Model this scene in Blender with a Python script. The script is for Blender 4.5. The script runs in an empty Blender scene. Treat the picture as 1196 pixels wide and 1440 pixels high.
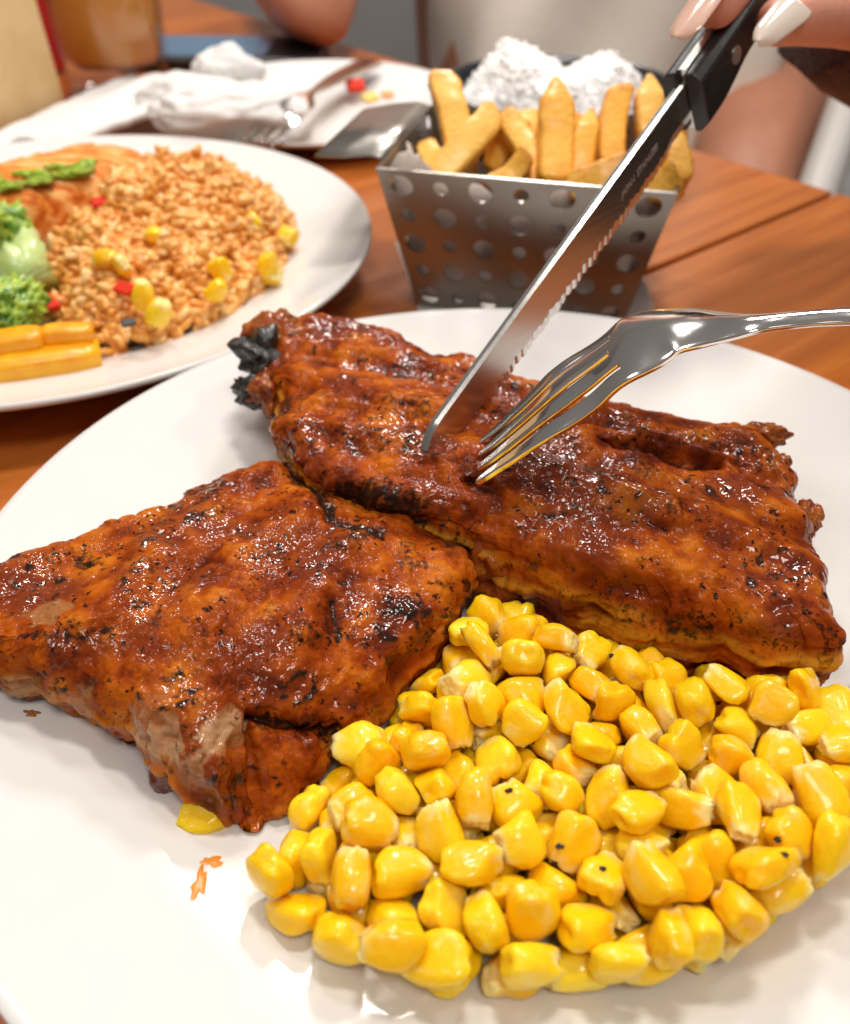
import bpy, bmesh, math, random
import numpy as np
from mathutils import Vector, Matrix, Quaternion

S = bpy.context.scene
COL = S.collection
R_ = math.radians

# ------------------------------------------------------------------ camera
PITCH = R_(39.45); FPX = 1250.0; HC = 0.1738
cd = bpy.data.cameras.new("camera"); cam = bpy.data.objects.new("camera", cd); COL.objects.link(cam)
cam.location = (0, 0, HC); cam.rotation_euler = (math.pi / 2 - PITCH, 0, 0)
cd.sensor_fit = 'VERTICAL'; cd.sensor_height = 36.0; cd.lens = 36.0 * FPX / 1440.0
cd.clip_start = 0.01; cd.clip_end = 60
cd.dof.use_dof = True; cd.dof.focus_distance = 0.200; cd.dof.aperture_fstop = 12.5
cd.dof.aperture_blades = 0
S.camera = cam

# ------------------------------------------------------------------ room light
w = bpy.data.worlds.new("World"); S.world = w; w.use_nodes = True
bg = w.node_tree.nodes["Background"]
_n = w.node_tree.nodes; _l = w.node_tree.links
_tc = _n.new('ShaderNodeTexCoord'); _sx = _n.new('ShaderNodeSeparateXYZ'); _rp = _n.new('ShaderNodeValToRGB')      # a room: pale ceiling, darker walls, dark floor
_l.new(_tc.outputs['Generated'], _sx.inputs[0]); _l.new(_sx.outputs['Z'], _rp.inputs[0]); _l.new(_rp.outputs[0], bg.inputs[0])
_cr = _rp.color_ramp; _cr.elements[0].position = 0.0; _cr.elements[0].color = (.10, .075, .06, 1); _cr.elements[1].position = 1.0; _cr.elements[1].color = (.92, .87, .82, 1)
_e = _cr.elements.new(.10); _e.color = (.66, .60, .54, 1); bg.inputs[1].default_value = 0.24

def lamp(name, loc, target, size, power, col):
    l = bpy.data.lights.new(name, 'AREA'); l.shape = 'DISK'; l.size = size; l.energy = power; l.color = col
    o = bpy.data.objects.new(name, l); COL.objects.link(o); o.location = loc
    o.rotation_euler = (Vector(target) - Vector(loc)).to_track_quat('-Z', 'Y').to_euler()
    return o
WARM = (1.0, 0.935, 0.875)
for pos, tgt, size, pw in (((0.14, 1.45, 1.06), (0.0, 0.2, 0), .24, 9.5), ((-0.95, 0.75, 1.55), (-0.05, 0.25, 0), .36, 2.0), ((0.14, -0.30, 1.10), (0.15, 0.9, 0), .36, 5.6),  # back key, left fill, then a front fill added for the cream shirt
                           ((0.95, 0.75, 1.35), (0.05, 0.2, 0), .22, 3.6), ((-0.75, -0.30, 1.50), (-0.05, 0.3, 0), .40, 1.6), ((-0.30, 1.05, 1.35), (-0.2, 0.7, 0), .20, 5.2), ((0.10, 0.50, 1.20), (0.15, 1.10, -.1), .24, 9.0)):  # side fills, then two lamps added to brighten the back table and shirt
    lamp("key_fill_lamp", pos, tgt, size, pw, WARM)

S.view_settings.view_transform = 'Standard'; S.view_settings.look = 'None'
S.view_settings.exposure = 0.0; S.view_settings.gamma = 1.0
S.render.engine = 'CYCLES'
S.cycles.max_bounces = 8; S.cycles.transmission_bounces = 8; S.cycles.transparent_max_bounces = 8
S.cycles.caustics_reflective = False; S.cycles.caustics_refractive = False
S.cycles.sample_clamp_indirect = 6.0
S.cycles.use_denoising = True

# ------------------------------------------------------------------ helpers
CAMV = np.array([0, 0, HC]); cP, sP = math.cos(PITCH), math.sin(PITCH)
def at(x, y, z):
    """point of the photograph (pixels of 1196x1440) on the horizontal plane at height z"""
    u = (x - 598) / FPX; v = -(y - 720) / FPX
    d = np.array([u, cP + v * sP, -sP + v * cP])
    return CAMV + d * ((HC - z) / -d[2])
def dp(x, y, t):
    """the same pixel at depth t along the view axis"""
    u = (x - 598) / FPX; v = -(y - 720) / FPX
    return CAMV + np.array([u, cP + v * sP, -sP + v * cP]) * t

def tag(o, label=None, cat=None, group=None, kind=None):
    if label: o['label'] = label
    if cat: o['category'] = cat
    if group: o['group'] = group
    if kind: o['kind'] = kind
    return o
def empty(name, loc):
    o = bpy.data.objects.new(name, None); COL.objects.link(o); o.location = tuple(loc); o.empty_display_size = .01
    return o
def link(name, me, mats, parent=None, loc=None):
    o = bpy.data.objects.new(name, me); COL.objects.link(o)
    if mats is not None and len(me.materials) == 0:
        for m in (mats if isinstance(mats, (list, tuple)) else [mats]): me.materials.append(m)
    if loc is not None: o.location = tuple(loc)
    if parent is not None:
        o.parent = parent
    return o
def mesh(name, V, F, smooth=True):
    me = bpy.data.meshes.new(name)
    me.from_pydata([tuple(map(float, v)) for v in V], [], F)
    if smooth: me.polygons.foreach_set('use_smooth', [True] * len(me.polygons))
    me.update(); return me
def recalc(me):
    bm = bmesh.new(); bm.from_mesh(me); bmesh.ops.recalc_face_normals(bm, faces=bm.faces); bm.to_mesh(me); bm.free(); return me
def obj(name, V, F, mat, parent=None, smooth=True, base=True, fix=True):
    """one mesh object; V in world space. Top-level: origin at its base; child: in the parent's frame"""
    V = np.asarray(V, float)
    if parent is None:
        o0 = np.array([(V[:, 0].min() + V[:, 0].max()) / 2, (V[:, 1].min() + V[:, 1].max()) / 2, V[:, 2].min()])
    else:
        p = parent; o0 = np.zeros(3)
        while p is not None: o0 = o0 + np.array(p.location); p = p.parent
    me = mesh(name, V - o0, F, smooth)
    if fix: recalc(me)
    return link(name, me, mat, parent, None if parent is not None else o0)
def attr(me, name, vals):
    a = me.attributes.new(name, 'FLOAT', 'POINT'); a.data.foreach_set('value', np.asarray(vals, np.float32))
def bevel(o, wd, seg=2):
    m = o.modifiers.new('b', 'BEVEL'); m.width = wd; m.segments = seg; m.limit_method = 'ANGLE'; m.angle_limit = R_(35); return o
def subsurf(o, n=2):
    m = o.modifiers.new('s', 'SUBSURF'); m.levels = n; m.render_levels = n; return o

def grid_faces(n, m, closed_u=False, closed_v=False, off=0):
    """faces of an n x m vertex grid (row-major)"""
    F = []
    for i in range(n if closed_u else n - 1):
        for j in range(m if closed_v else m - 1):
            i2 = (i + 1) % n; j2 = (j + 1) % m
            F.append((off + i * m + j, off + i * m + j2, off + i2 * m + j2, off + i2 * m + j))
    return F
def lathe(prof, n=96, c=(0, 0, 0)):
    V = []
    for r, z in prof:
        for k in range(n):
            a = 2 * math.pi * k / n; V.append((c[0] + r * math.cos(a), c[1] + r * math.sin(a), c[2] + z))
    return V, grid_faces(len(prof), n, False, True)
def loft(rings, caps=True, closed=True):
    """rings: list of (m,3) arrays"""
    n, m = len(rings), len(rings[0])
    V = np.concatenate(rings); F = grid_faces(n, m, False, closed)
    if caps:
        F.append(tuple(range(m))[::-1]); F.append(tuple(range((n - 1) * m, n * m)))
    return V, F
def tube(path, rad, m=12, caps=True, flat=1.0, up=(0, 0, 1)):
    path = [np.asarray(p, float) for p in path]; rings = []
    for i, p in enumerate(path):
        t = path[min(i + 1, len(path) - 1)] - path[max(i - 1, 0)]; t /= np.linalg.norm(t)
        a = np.cross(t, up); a /= (np.linalg.norm(a) + 1e-9); b = np.cross(a, t)
        r = rad[i] if hasattr(rad, '__len__') else rad
        ang = np.linspace(0, 2 * np.pi, m, endpoint=False)
        rings.append(p + r * (np.cos(ang)[:, None] * a + flat * np.sin(ang)[:, None] * b))
    return loft(rings, caps)
def box(c, sx, sy, sz, rz=0.0):
    V = []
    for z in (0, sz):
        for x, y in ((-sx, -sy), (sx, -sy), (sx, sy), (-sx, sy)):
            V.append((c[0] + x * math.cos(rz) - y * math.sin(rz), c[1] + x * math.sin(rz) + y * math.cos(rz), c[2] + z))
    return V, [(3, 2, 1, 0), (4, 5, 6, 7), (0, 1, 5, 4), (1, 2, 6, 5), (2, 3, 7, 6), (3, 0, 4, 7)]
def spline(P, n, closed=True):
    """Catmull-Rom through P, n points of equal arc length"""
    P = np.asarray(P, float); K = len(P); out = []
    segs = K if closed else K - 1
    for i in range(segs):
        g = lambda k: P[k % K] if closed else P[min(max(k, 0), K - 1)]
        a, b, c, d = g(i - 1), g(i), g(i + 1), g(i + 2)
        t = np.linspace(0, 1, 60, endpoint=False)[:, None]
        out.append(.5 * (2 * b + (c - a) * t + (2 * a - 5 * b + 4 * c - d) * t ** 2 + (3 * b - a - 3 * c + d) * t ** 3))
    out = np.concatenate(out + [P[:1] if closed else P[-1:]])
    L = np.concatenate([[0], np.cumsum(np.linalg.norm(np.diff(out[:, :3], axis=0), axis=1))])
    s = np.linspace(0, L[-1], n + 1)[:-1] if closed else np.linspace(0, L[-1], n)
    return np.stack([np.interp(s, L, out[:, k]) for k in range(out.shape[1])], 1)

# gradient noise, vectorised
_prm = np.random.RandomState(7).permutation(256); _prm = np.concatenate([_prm, _prm, _prm])
_grd = np.random.RandomState(8).normal(size=(256, 3)); _grd /= np.linalg.norm(_grd, axis=1)[:, None]
def pn(P):
    P = np.asarray(P, float); i = np.floor(P).astype(int); f = P - i; i &= 255
    u = f * f * f * (f * (f * 6 - 15) + 10); r = 0
    for dx in (0, 1):
        wx = u[:, 0] if dx else 1 - u[:, 0]
        for dy in (0, 1):
            wy = u[:, 1] if dy else 1 - u[:, 1]
            for dz in (0, 1):
                wz = u[:, 2] if dz else 1 - u[:, 2]
                h = _prm[_prm[_prm[(i[:, 0] + dx) & 255] + ((i[:, 1] + dy) & 255)] + ((i[:, 2] + dz) & 255)]
                r = r + wx * wy * wz * (_grd[h] * (f - [dx, dy, dz])).sum(1)
    return r * 1.5
def fbm(P, o=4, g=.5):
    a = 1; s = 0; P = np.asarray(P, float)
    for k in range(o): s = s + a * pn(P * 2 ** k + 17.3 * k); a *= g
    return s
def sstep(a, b, x):
    t = np.clip((x - a) / (b - a), 0, 1); return t * t * (3 - 2 * t)

# ------------------------------------------------------------------ materials
class NT:
    def __init__(s, name):
        s.m = bpy.data.materials.new(name); s.m.use_nodes = True; s.t = s.m.node_tree; s.n = s.t.nodes
        s.b = s.n['Principled BSDF']; s.out = s.n['Material Output']
    def node(s, typ, **kw):
        n = s.n.new(typ)
        for k, v in kw.items():
            if k.startswith('i_'):
                key = k[2:]; key = int(key) if key.isdigit() else key.replace('_', ' ')
                s.set(n.inputs[key], v)
            else: setattr(n, k, v)
        return n
    def set(s, sock, v):
        if isinstance(v, bpy.types.NodeSocket): s.t.links.new(v, sock)
        elif isinstance(v, bpy.types.Node): s.t.links.new(v.outputs[0], sock)
        else: sock.default_value = v
    def p(s, **kw):
        for k, v in kw.items(): s.set(s.b.inputs[k.replace('_', ' ')], v)
        return s
    def coord(s, kind='Object', scale=(1, 1, 1), rot=(0, 0, 0)):
        c = s.node('ShaderNodeTexCoord'); m = s.node('ShaderNodeMapping')
        s.set(m.inputs[0], c.outputs[kind]); m.inputs['Scale'].default_value = scale; m.inputs['Rotation'].default_value = rot
        return m.outputs[0]
    def noise(s, vec, scale, detail=4, rough=.55, dist=0.0):
        n = s.node('ShaderNodeTexNoise'); s.set(n.inputs['Vector'], vec); n.inputs['Scale'].default_value = scale
        n.inputs['Detail'].default_value = detail; n.inputs['Roughness'].default_value = rough; n.inputs['Distortion'].default_value = dist
        return n.outputs['Fac']
    def voro(s, vec, scale, feat='F1'):
        n = s.node('ShaderNodeTexVoronoi'); n.feature = feat; s.set(n.inputs['Vector'], vec); n.inputs['Scale'].default_value = scale
        return n.outputs['Distance']
    def ramp(s, fac, stops, mode='LINEAR'):
        n = s.node('ShaderNodeValToRGB'); s.set(n.inputs[0], fac); cr = n.color_ramp; cr.interpolation = mode
        while len(cr.elements) < len(stops): cr.elements.new(.5)
        for e, (p_, c) in zip(cr.elements, stops):
            e.position = p_; e.color = (c, c, c, 1) if not hasattr(c, '__len__') else (*c, 1)
        return n.outputs[0]
    def mix(s, fac, a, b, blend='MIX'):
        n = s.node('ShaderNodeMix'); n.data_type = 'RGBA'; n.blend_type = blend
        s.set(n.inputs[0], fac)
        for sock, v in ((n.inputs[6], a), (n.inputs[7], b)):
            s.set(sock, (*v, 1) if isinstance(v, tuple) and len(v) == 3 else v)
        return n.outputs[2]
    def math(s, op, a, b=0.0, c=0.0):
        n = s.node('ShaderNodeMath'); n.operation = op; s.set(n.inputs[0], a); s.set(n.inputs[1], b); s.set(n.inputs[2], c); return n.outputs[0]
    def attr(s, name):
        n = s.node('ShaderNodeAttribute'); n.attribute_name = name; return n.outputs['Fac']
    def rnd(s):
        return s.node('ShaderNodeObjectInfo').outputs['Random']
    def bump(s, h, strength=.3, dist=.001, nrm=None):
        n = s.node('ShaderNodeBump'); n.inputs['Strength'].default_value = strength; n.inputs['Distance'].default_value = dist
        s.set(n.inputs['Height'], h)
        if nrm is not None: s.set(n.inputs['Normal'], nrm)
        return n.outputs[0]
def simple(name, col, rough=.5, metal=0.0, **kw):
    t = NT(name); t.p(Base_Color=(*col, 1), Roughness=rough, Metallic=metal, **kw); return t.m

def mat_ceramic():
    t = NT('white_glazed_ceramic'); c = t.coord()
    n = t.noise(c, 18, 3)
    t.p(Base_Color=t.mix(n, (.73, .715, .69), (.77, .755, .73)), Roughness=t.ramp(t.noise(c, 60, 4), [(.3, .12), (.75, .24)]), IOR=1.5, Specular_IOR_Level=.22,
        Coat_Weight=.30, Coat_Roughness=.04, Normal=t.bump(t.noise(c, 25, 2), .03, .002))
    return t.m
def mat_wood(name, dark, lite, sc=1.0):
    t = NT(name); c = t.coord('Object', (6 * sc, 90 * sc, 30 * sc)); c2 = t.coord('Object', (3 * sc, 14 * sc, 10 * sc))
    g = t.noise(c, 1.0, 6, .62, .6); b = t.noise(c2, 1.0, 3, .5, 1.2)
    col = t.mix(t.ramp(g, [(.32, 0.0), (.7, 1.0)]), dark, lite)
    col = t.mix(t.math('MULTIPLY', t.ramp(b, [(.35, 0.0), (.7, 1.0)]), .55), col, tuple(x * .62 for x in dark))
    r = t.rnd(); col = t.mix(t.math('MULTIPLY', r, .35), col, tuple(x * .7 for x in lite))
    t.p(Base_Color=col, Roughness=t.ramp(g, [(.3, .24), (.8, .40)]), Specular_IOR_Level=.25, Coat_Weight=.35, Coat_Roughness=.14, Normal=t.bump(g, .12, .0006))
    return t.m
def mat_steel(name, col=(.62, .60, .57), rough=.25, stretch=(400, 10, 10), amount=.12):
    t = NT(name); c = t.coord('Object', stretch)
    n = t.noise(c, 1.0, 5, .7); sm = t.noise(t.coord(), 45, 4, .6)
    t.p(Base_Color=t.mix(sm, col, tuple(x * .82 for x in col)), Metallic=1.0,
        Roughness=t.math('ADD', t.math('MULTIPLY', n, amount), t.math('ADD', t.math('MULTIPLY', sm, .10), rough - .1)), Normal=t.bump(n, .05, .0003))
    return t.m
def mat_rib(name):
    """glazed barbecue crust: the colour patches, gloss and char are stored per vertex, grain and pepper are textures"""
    t = NT(name); c = t.coord()
    base = t.node('ShaderNodeAttribute', attribute_name='tint').outputs['Color']
    fine = t.noise(c, 620, 3, .62); mid = t.noise(c, 210, 2, .55)
    base = t.mix(t.math('MULTIPLY', t.ramp(fine, [(.46, 0.0), (.68, 1.0)]), .40), base, t.mix(.5, base, (.02, .004, .002)))
    chm = t.ramp(t.math('ADD', t.attr('char'), t.math('MULTIPLY', t.math('SUBTRACT', fine, .5), 1.4)), [(.34, 0.0), (.70, 1.0)])
    base = t.mix(t.math('MULTIPLY', chm, .93), base, (.012, .007, .005))
    wob = t.node('ShaderNodeTexNoise'); t.set(wob.inputs['Vector'], c); wob.inputs['Scale'].default_value = 700; wob.inputs['Detail'].default_value = 2
    vd = t.voro(t.mix(.0042, c, wob.outputs['Color'], 'ADD'), 400)
    pep = t.math('MULTIPLY', t.ramp(vd, [(.20, 1.0), (.30, 0.0)]), t.attr('spice'))
    base = t.mix(t.math('MULTIPLY', pep, .94), base, (.008, .006, .005))
    h = t.math('ADD', t.math('ADD', t.math('MULTIPLY', mid, 1.0), 0.0), t.math('ADD', t.math('MULTIPLY', fine, .42), t.math('MULTIPLY', pep, .30)))
    nb = t.bump(h, .55, .0010); t.set(nb.node.inputs['Strength'], t.math('SUBTRACT', .70, t.math('MULTIPLY', t.attr('wet'), .45)))
    soft = t.noise(c, 430, 1, .4); cb = t.bump(t.math('ADD', t.math('MULTIPLY', mid, .9), t.math('MULTIPLY', soft, .50)), .8, .0010)
    t.set(cb.node.inputs['Strength'], t.math('SUBTRACT', .70, t.math('MULTIPLY', t.attr('wet'), .50)))
    t.p(Base_Color=base, Roughness=t.math('ADD', .42, t.math('MULTIPLY', chm, .15)), Specular_IOR_Level=.04, Normal=nb,
        Coat_Weight=t.attr('gloss'), Coat_Roughness=.03, Coat_IOR=1.45, Coat_Normal=cb)
    return t.m
def mat_corn(name='corn_skin'):
    t = NT(name); c = t.coord(); r = t.rnd()
    skin = t.ramp(r, [(0.0, (.94, .48, .002)), (.35, (.95, .54, .002)), (.75, (.96, .59, .004)), (1.0, (.97, .65, .02))])
    n = t.noise(c, 190, 4); skin = t.mix(t.math('MULTIPLY', t.ramp(n, [(.4, 0.0), (.75, 1.0)]), .45), skin, (.96, .64, .02))
    tip = t.attr('tip'); skin = t.mix(tip, skin, (.92, .78, .38))
    fn = t.noise(c, 420, 4, .6)
    t.p(Base_Color=skin, Roughness=.30, Specular_IOR_Level=.2, Subsurface_Weight=.65, Subsurface_Scale=.0040, Coat_Weight=.38, Coat_Roughness=.09,
        Normal=t.bump(t.math('ADD', t.math('MULTIPLY', n, 1.2), t.math('MULTIPLY', fn, .7)), .40, .0008))
    t.b.inputs['Subsurface Radius'].default_value = (1.0, .55, .08)
    return t.m
def mat_glass(name, col=(.95, .95, .95), rough=.02):
    t = NT(name); fr = t.node('ShaderNodeLayerWeight'); fc = t.math('POWER', fr.outputs['Facing'], 3.0); tr = t.node('ShaderNodeBsdfTransparent', i_Color=(*col, 1)); gl = t.node('ShaderNodeBsdfGlossy', i_Roughness=rough)
    mx = t.node('ShaderNodeMixShader', i_0=t.math('ADD', t.math('MULTIPLY', fc, .7), .04), i_1=tr, i_2=gl); t.t.links.new(mx.outputs[0], t.out.inputs[0]); return t.m
def mat_cloth(name, col, sc=600, rough=.85, amt=.5):
    t = NT(name); c = t.coord(); n = t.noise(c, sc, 4); b = t.noise(c, 25, 3)
    t.p(Base_Color=t.mix(t.math('MULTIPLY', t.math('ADD', n, b), .5), tuple(x * (1 - amt) for x in col), col), Roughness=rough, Sheen_Weight=.3,
        Normal=t.bump(n, .4, .0012)); return t.m
def mat_grain(name, a, b, rough=.4, sss=.3):
    t = NT(name); c = t.coord(); n = t.noise(c, 160, 3); n2 = t.noise(c, 45, 3)
    t.p(Base_Color=t.mix(t.ramp(t.math('ADD', t.math('MULTIPLY', n, .6), t.math('MULTIPLY', n2, .4)), [(.38, 0.0), (.62, 1.0)]), a, b), Roughness=rough,
        Subsurface_Weight=sss, Subsurface_Scale=.003, Coat_Weight=.15, Normal=t.bump(n, .2, .001)); return t.m
def mat_paper(name, col=(.82, .80, .77), rough=.8, thru=.35):
    t = NT(name); c = t.coord(); n = t.noise(c, 220, 4); cl = t.mix(n, tuple(x * .95 for x in col), col)
    t.p(Base_Color=cl, Roughness=rough, Normal=t.bump(n, .15, .0008)); tl = t.node('ShaderNodeBsdfTranslucent', i_Color=cl)
    mx = t.node('ShaderNodeMixShader', i_0=thru, i_1=t.b, i_2=tl); t.t.links.new(mx.outputs[0], t.out.inputs[0]); return t.m

CER = mat_ceramic()
WOOD = mat_wood('table_wood', (.32, .075, .012), (.68, .21, .038))
STEEL = mat_steel('brushed_steel', (.36, .34, .31), .34, (12, 500, 12), .12)
BLADE = mat_steel('knife_steel', (.70, .67, .64), .22, (14, 14, 700), .10)
CHROME = mat_steel('polished_steel', (.90, .87, .85), .13, (60, 400, 60), .04)
CORN = mat_corn()

# ------------------------------------------------------------------ table
TD = np.array([.769, .639]); TN = np.array([-.639, .769]); TEDGE = .484      # along the planks / across them
def build_table():
    t = empty('table', (0, 0.2, 0)); tag(t, 'glossy orange brown plank tabletop under all the plates', 'table')
    ang = math.atan2(TD[1], TD[0]); wd = .300; gap = .0028
    for k in range(-3, 3):
        c0 = .231 + k * wd; u0, u1 = -1.0, TEDGE
        V, F = box((0, 0, -.028), (u1 - u0) / 2, (wd - gap) / 2, .028)
        o = link('plank', mesh('plank', V, F, False), WOOD, t)
        mid = TD * (u0 + u1) / 2 + TN * (c0 + wd / 2)
        o.location = (mid[0], mid[1] - .2, 0); o.rotation_euler = (0, 0, ang); bevel(o, .0016, 2)
    V, F = box((0, 0, -.045), .74, .82, .014)
    o = link('underframe', mesh('underframe', V, F, False), simple('dark_under', (.03, .014, .007), .6), t)
    mid = TD * (-.27) + TN * .15; o.location = (mid[0], mid[1] - .2, 0); o.rotation_euler = (0, 0, ang)
    lg = simple('black_iron', (.02, .02, .02), .5, .6)
    V, F = tube([(0, 0, -.045), (0, 0, -.70)], .035, 16)
    o = link('leg', mesh('leg', V, F), lg, t); o.location = (-.1, .0, 0)
build_table()

# ------------------------------------------------------------------ beyond the table edge
def build_booth():
    fl = simple('floor_tile', (.17, .13, .11), .6)
    V, F = box((0, 1.5, -.74), 3.5, 4.0, .02); tag(obj('floor', V, F, fl, smooth=False), kind='structure')
    b = empty('booth_bench', (0, 1.75, -.72)); tag(b, 'grey upholstered bench beyond the table edge', 'bench')
    gm = mat_cloth('grey_upholstery', (.30, .29, .285), 220, .75, .35)
    V, F = box((0.0, 1.62, -.72), 1.6, .30, .42); bevel(obj('seat', V, F, gm, b, False), .05, 4)
    V, F = box((0.0, 1.98, -.72), 1.6, .09, 1.5); bevel(obj('backrest', V, F, gm, b, False), .05, 4)
    ch = empty('wooden_chair', (.36, .80, -.72)); tag(ch, 'chair with grey painted frame right of the table corner', 'chair')
    cw = mat_wood('chair_wood', (.36, .10, .028), (.66, .23, .075)); fr = simple('grey_chair_paint', (.50, .48, .45), .5, .1)
    V, F = box((.46, .98, -.36), .21, .20, .03, R_(40)); bevel(obj('seat', V, F, cw, ch, False), .012, 4)
    for px, py in ((.30, .66), (.60, .80), (.22, .92), (.47, 1.10)):
        V, F = tube([(px, py, -.72), (px * .9 + .04, py * .9 + .088, -.35)], .013, 12); obj('leg', V, F, fr, ch)
    V, F = tube([dp(1110, 420, .72), dp(1150, 270, .74), dp(1205, 110, .78), dp(1290, -150, .84)], .017, 16); obj('side_rail', V, F, fr, ch)
build_booth()

# ------------------------------------------------------------------ plates
PC1 = np.array([.0238, .1640]); PC2 = np.array([-.1629, .3731]); PC3 = np.array([-.070, .615])
def plate_prof(R=.14, h=.022):
    k = R / .14; z = h / .022
    pts = [(0, .0055), (.060, .0056), (.082, .0060), (.090, .0070), (.097, .0093), (.104, .0117), (.116, .0148), (.128, .0179), (.1355, .0203), (.1385, .0214),
           (.1397, .0217), (.1402, .0210), (.1398, .0199), (.1375, .0182), (.126, .0138), (.112, .0098), (.098, .0052), (.090, .0026), (.087, .0004), (.083, .0004), (.081, .0024), (.050, .0026), (0, .0026)]
    P = spline([(r * k, q * z, 0) for r, q in pts], 120, False)
    return [(max(a, 0.0), b) for a, b, _ in P]
def plate_z(x, y, c=PC1):
    r = np.hypot(np.asarray(x) - c[0], np.asarray(y) - c[1])
    return np.interp(r, [0, .060, .082, .090, .097, .104, .116, .128, .1385], [.0055, .0056, .0060, .0070, .0093, .0117, .0148, .0179, .0214])
def build_plate(c, label, R=.14, h=.022):
    V, F = lathe(plate_prof(R, h), 160, (c[0], c[1], 0)); V = np.array(V); V[:, 2] += .0006
    return tag(obj('dinner_plate', V, F, CER), label, 'plate', 'white dinner plates')
build_plate(PC1, 'large white round plate in front holding the ribs and corn')
build_plate(PC2, 'white round plate at left holding fried rice, broccoli and salmon')
build_plate(PC3, 'used white plate at the back with a fork and crumpled napkin', .098, .016)

# ------------------------------------------------------------------ rib slabs
def seg_dist(P, A):
    """distance of XY points to polyline A, and position along it"""
    best = np.full(len(P), 1e9); par = np.zeros(len(P)); n = len(A) - 1
    for i in range(n):
        a, b = A[i][:2], A[i + 1][:2]; ab = b - a
        t = np.clip(((P - a) @ ab) / (ab @ ab), 0, 1); d = np.linalg.norm(P - a - t[:, None] * ab, axis=1)
        m = d < best; best[m] = d[m]; par[m] = (i + t[m]) / n
    return best, par
RIB = mat_rib('barbecue_glaze')
def build_slab(name, ctrl, zc, center, seed, strokes, ridge, fibre, fat_side, meat_spots, shade=0.0, N=1000, NR=230, NS=46, rnd_edge=.0075):
    """ctrl: (px, py, ztop, inset, zbottom, bulge) round the top edge"""
    C3 = np.array([np.concatenate([at(a, b, z), [i, zb, bu]]) for a, b, z, i, zb, bu in ctrl])
    T = spline(C3, N, True); XY = T[:, :2]
    tan = np.roll(XY, -1, 0) - np.roll(XY, 1, 0); tan /= np.linalg.norm(tan, axis=1)[:, None]
    nrm = np.stack([tan[:, 1], -tan[:, 0]], 1)
    cc = at(*center)[:2]
    sg = np.sign(((XY - cc) * nrm).sum(1).mean()); nrm *= sg
    k = np.arange(N); per = np.linalg.norm(np.roll(XY, -1, 0) - XY, axis=1).sum()
    # ragged outline
    ph = np.stack([XY[:, 0], XY[:, 1], np.full(N, seed * 3.1)], 1)
    rag = nrm * (.0018 * fbm(ph * 110, 3) + .0007 * fbm(ph * 420, 2))[:, None]; XY0 = XY; XY = XY0 + rag
    kk = np.arange(N); kern = np.exp(-(np.minimum(kk, N - kk) / (N * .05)) ** 2); kern /= kern.sum()
    zs = np.real(np.fft.ifft(np.fft.fft(T[:, 2]) * np.fft.fft(kern))); zr = T[:, 2] - zs
    rings = []; side = []; ringS = []
    for s in 1 - (1 - np.linspace(0, 1, NR)) ** 1.12:
        q = cc + (XY0 - cc) * s + rag * s ** 9
        z = zc * (1 - s ** 2) + zs * s ** 2 + zr * s ** 8
        dist = np.linalg.norm(XY - cc, axis=1) * (1 - s)
        e = np.clip(1 - dist / rnd_edge, 0, 1)
        z = z - rnd_edge * .55 * (1 - np.sqrt(1 - e ** 2 * .98))
        rings.append(np.column_stack([q, z])); side.append(np.zeros(N)); ringS.append(np.full(N, s))
    zt = rings[-1][:, 2].copy()
    for m in np.linspace(0, 1, NS)[1:]:
        q = XY - nrm * (T[:, 3] * m)[:, None] + nrm * (T[:, 5] * math.sin(math.pi * min(1, m * 1.05)) )[:, None]
        z = zt * (1 - m) + T[:, 4] * m
        rings.append(np.column_stack([q, z])); side.append(np.full(N, m)); ringS.append(np.ones(N))
    last = rings[-1]
    for s in (.9, .6, .25, .02):
        rings.append(np.column_stack([cc + (last[:, :2] - cc) * s, last[:, 2] * 1.0 + .001 * (1 - s)])); side.append(np.full(N, 1.0)); ringS.append(np.full(N, s))
    V = np.concatenate(rings); side = np.concatenate(side)
    n = len(rings)
    # vertex normals of the smooth form
    G3 = V.reshape(n, N, 3); du = np.roll(G3, -1, 1) - np.roll(G3, 1, 1); dv = np.gradient(G3, axis=0)
    nn = np.cross(du, dv).reshape(-1, 3); ln = np.linalg.norm(nn, axis=1)[:, None]; nn = np.where(ln > 1e-12, nn / np.maximum(ln, 1e-12), [0, 0, 1])
    top = side == 0
    if nn[top][:, 2].mean() < 0: nn = -nn
    nn[np.concatenate([np.full(N, i < 4) for i in range(n)])] = (0, 0, 1)
    rx, ang, amp, wl = ridge
    Q = V.copy(); ca, sa = math.cos(ang), math.sin(ang)
    al = Q[:, 0] * ca + Q[:, 1] * sa; ac = -Q[:, 0] * sa + Q[:, 1] * ca
    n1 = fbm(Q * 46 + seed * 5, 2); n2 = fbm(Q * 150 + 3 + seed, 2); n3 = fbm(Q * 420 + seed, 3)
    fb = fbm(np.column_stack([al * 38, (ac + .006 * n1) * 170, Q[:, 2] * 120]) + seed, 3)
    disp = amp * np.sin((ac + .006 * n1) * 2 * np.pi / wl + rx) * np.where(top, 1, .3)
    disp += .0018 * n1 + fibre * fb + .00085 * np.where(n2 > 0, n2, n2 * .45) + .00030 * n3
    sd = sstep(.03, .25, side)
    lay = fbm(np.column_stack([al * 40, ac * 40, (Q[:, 2] + .003 * n1) * 190]) + seed, 3)
    disp += sd * .0011 * lay
    meat = np.zeros(len(V)); char = np.clip(.50 * sstep(.15, .75, fbm(Q * 75 + 50 + seed, 3) + .40 * n2), 0, 1)
    fat = sd * fat_side * sstep(-.30, .35, lay + .1)
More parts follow.
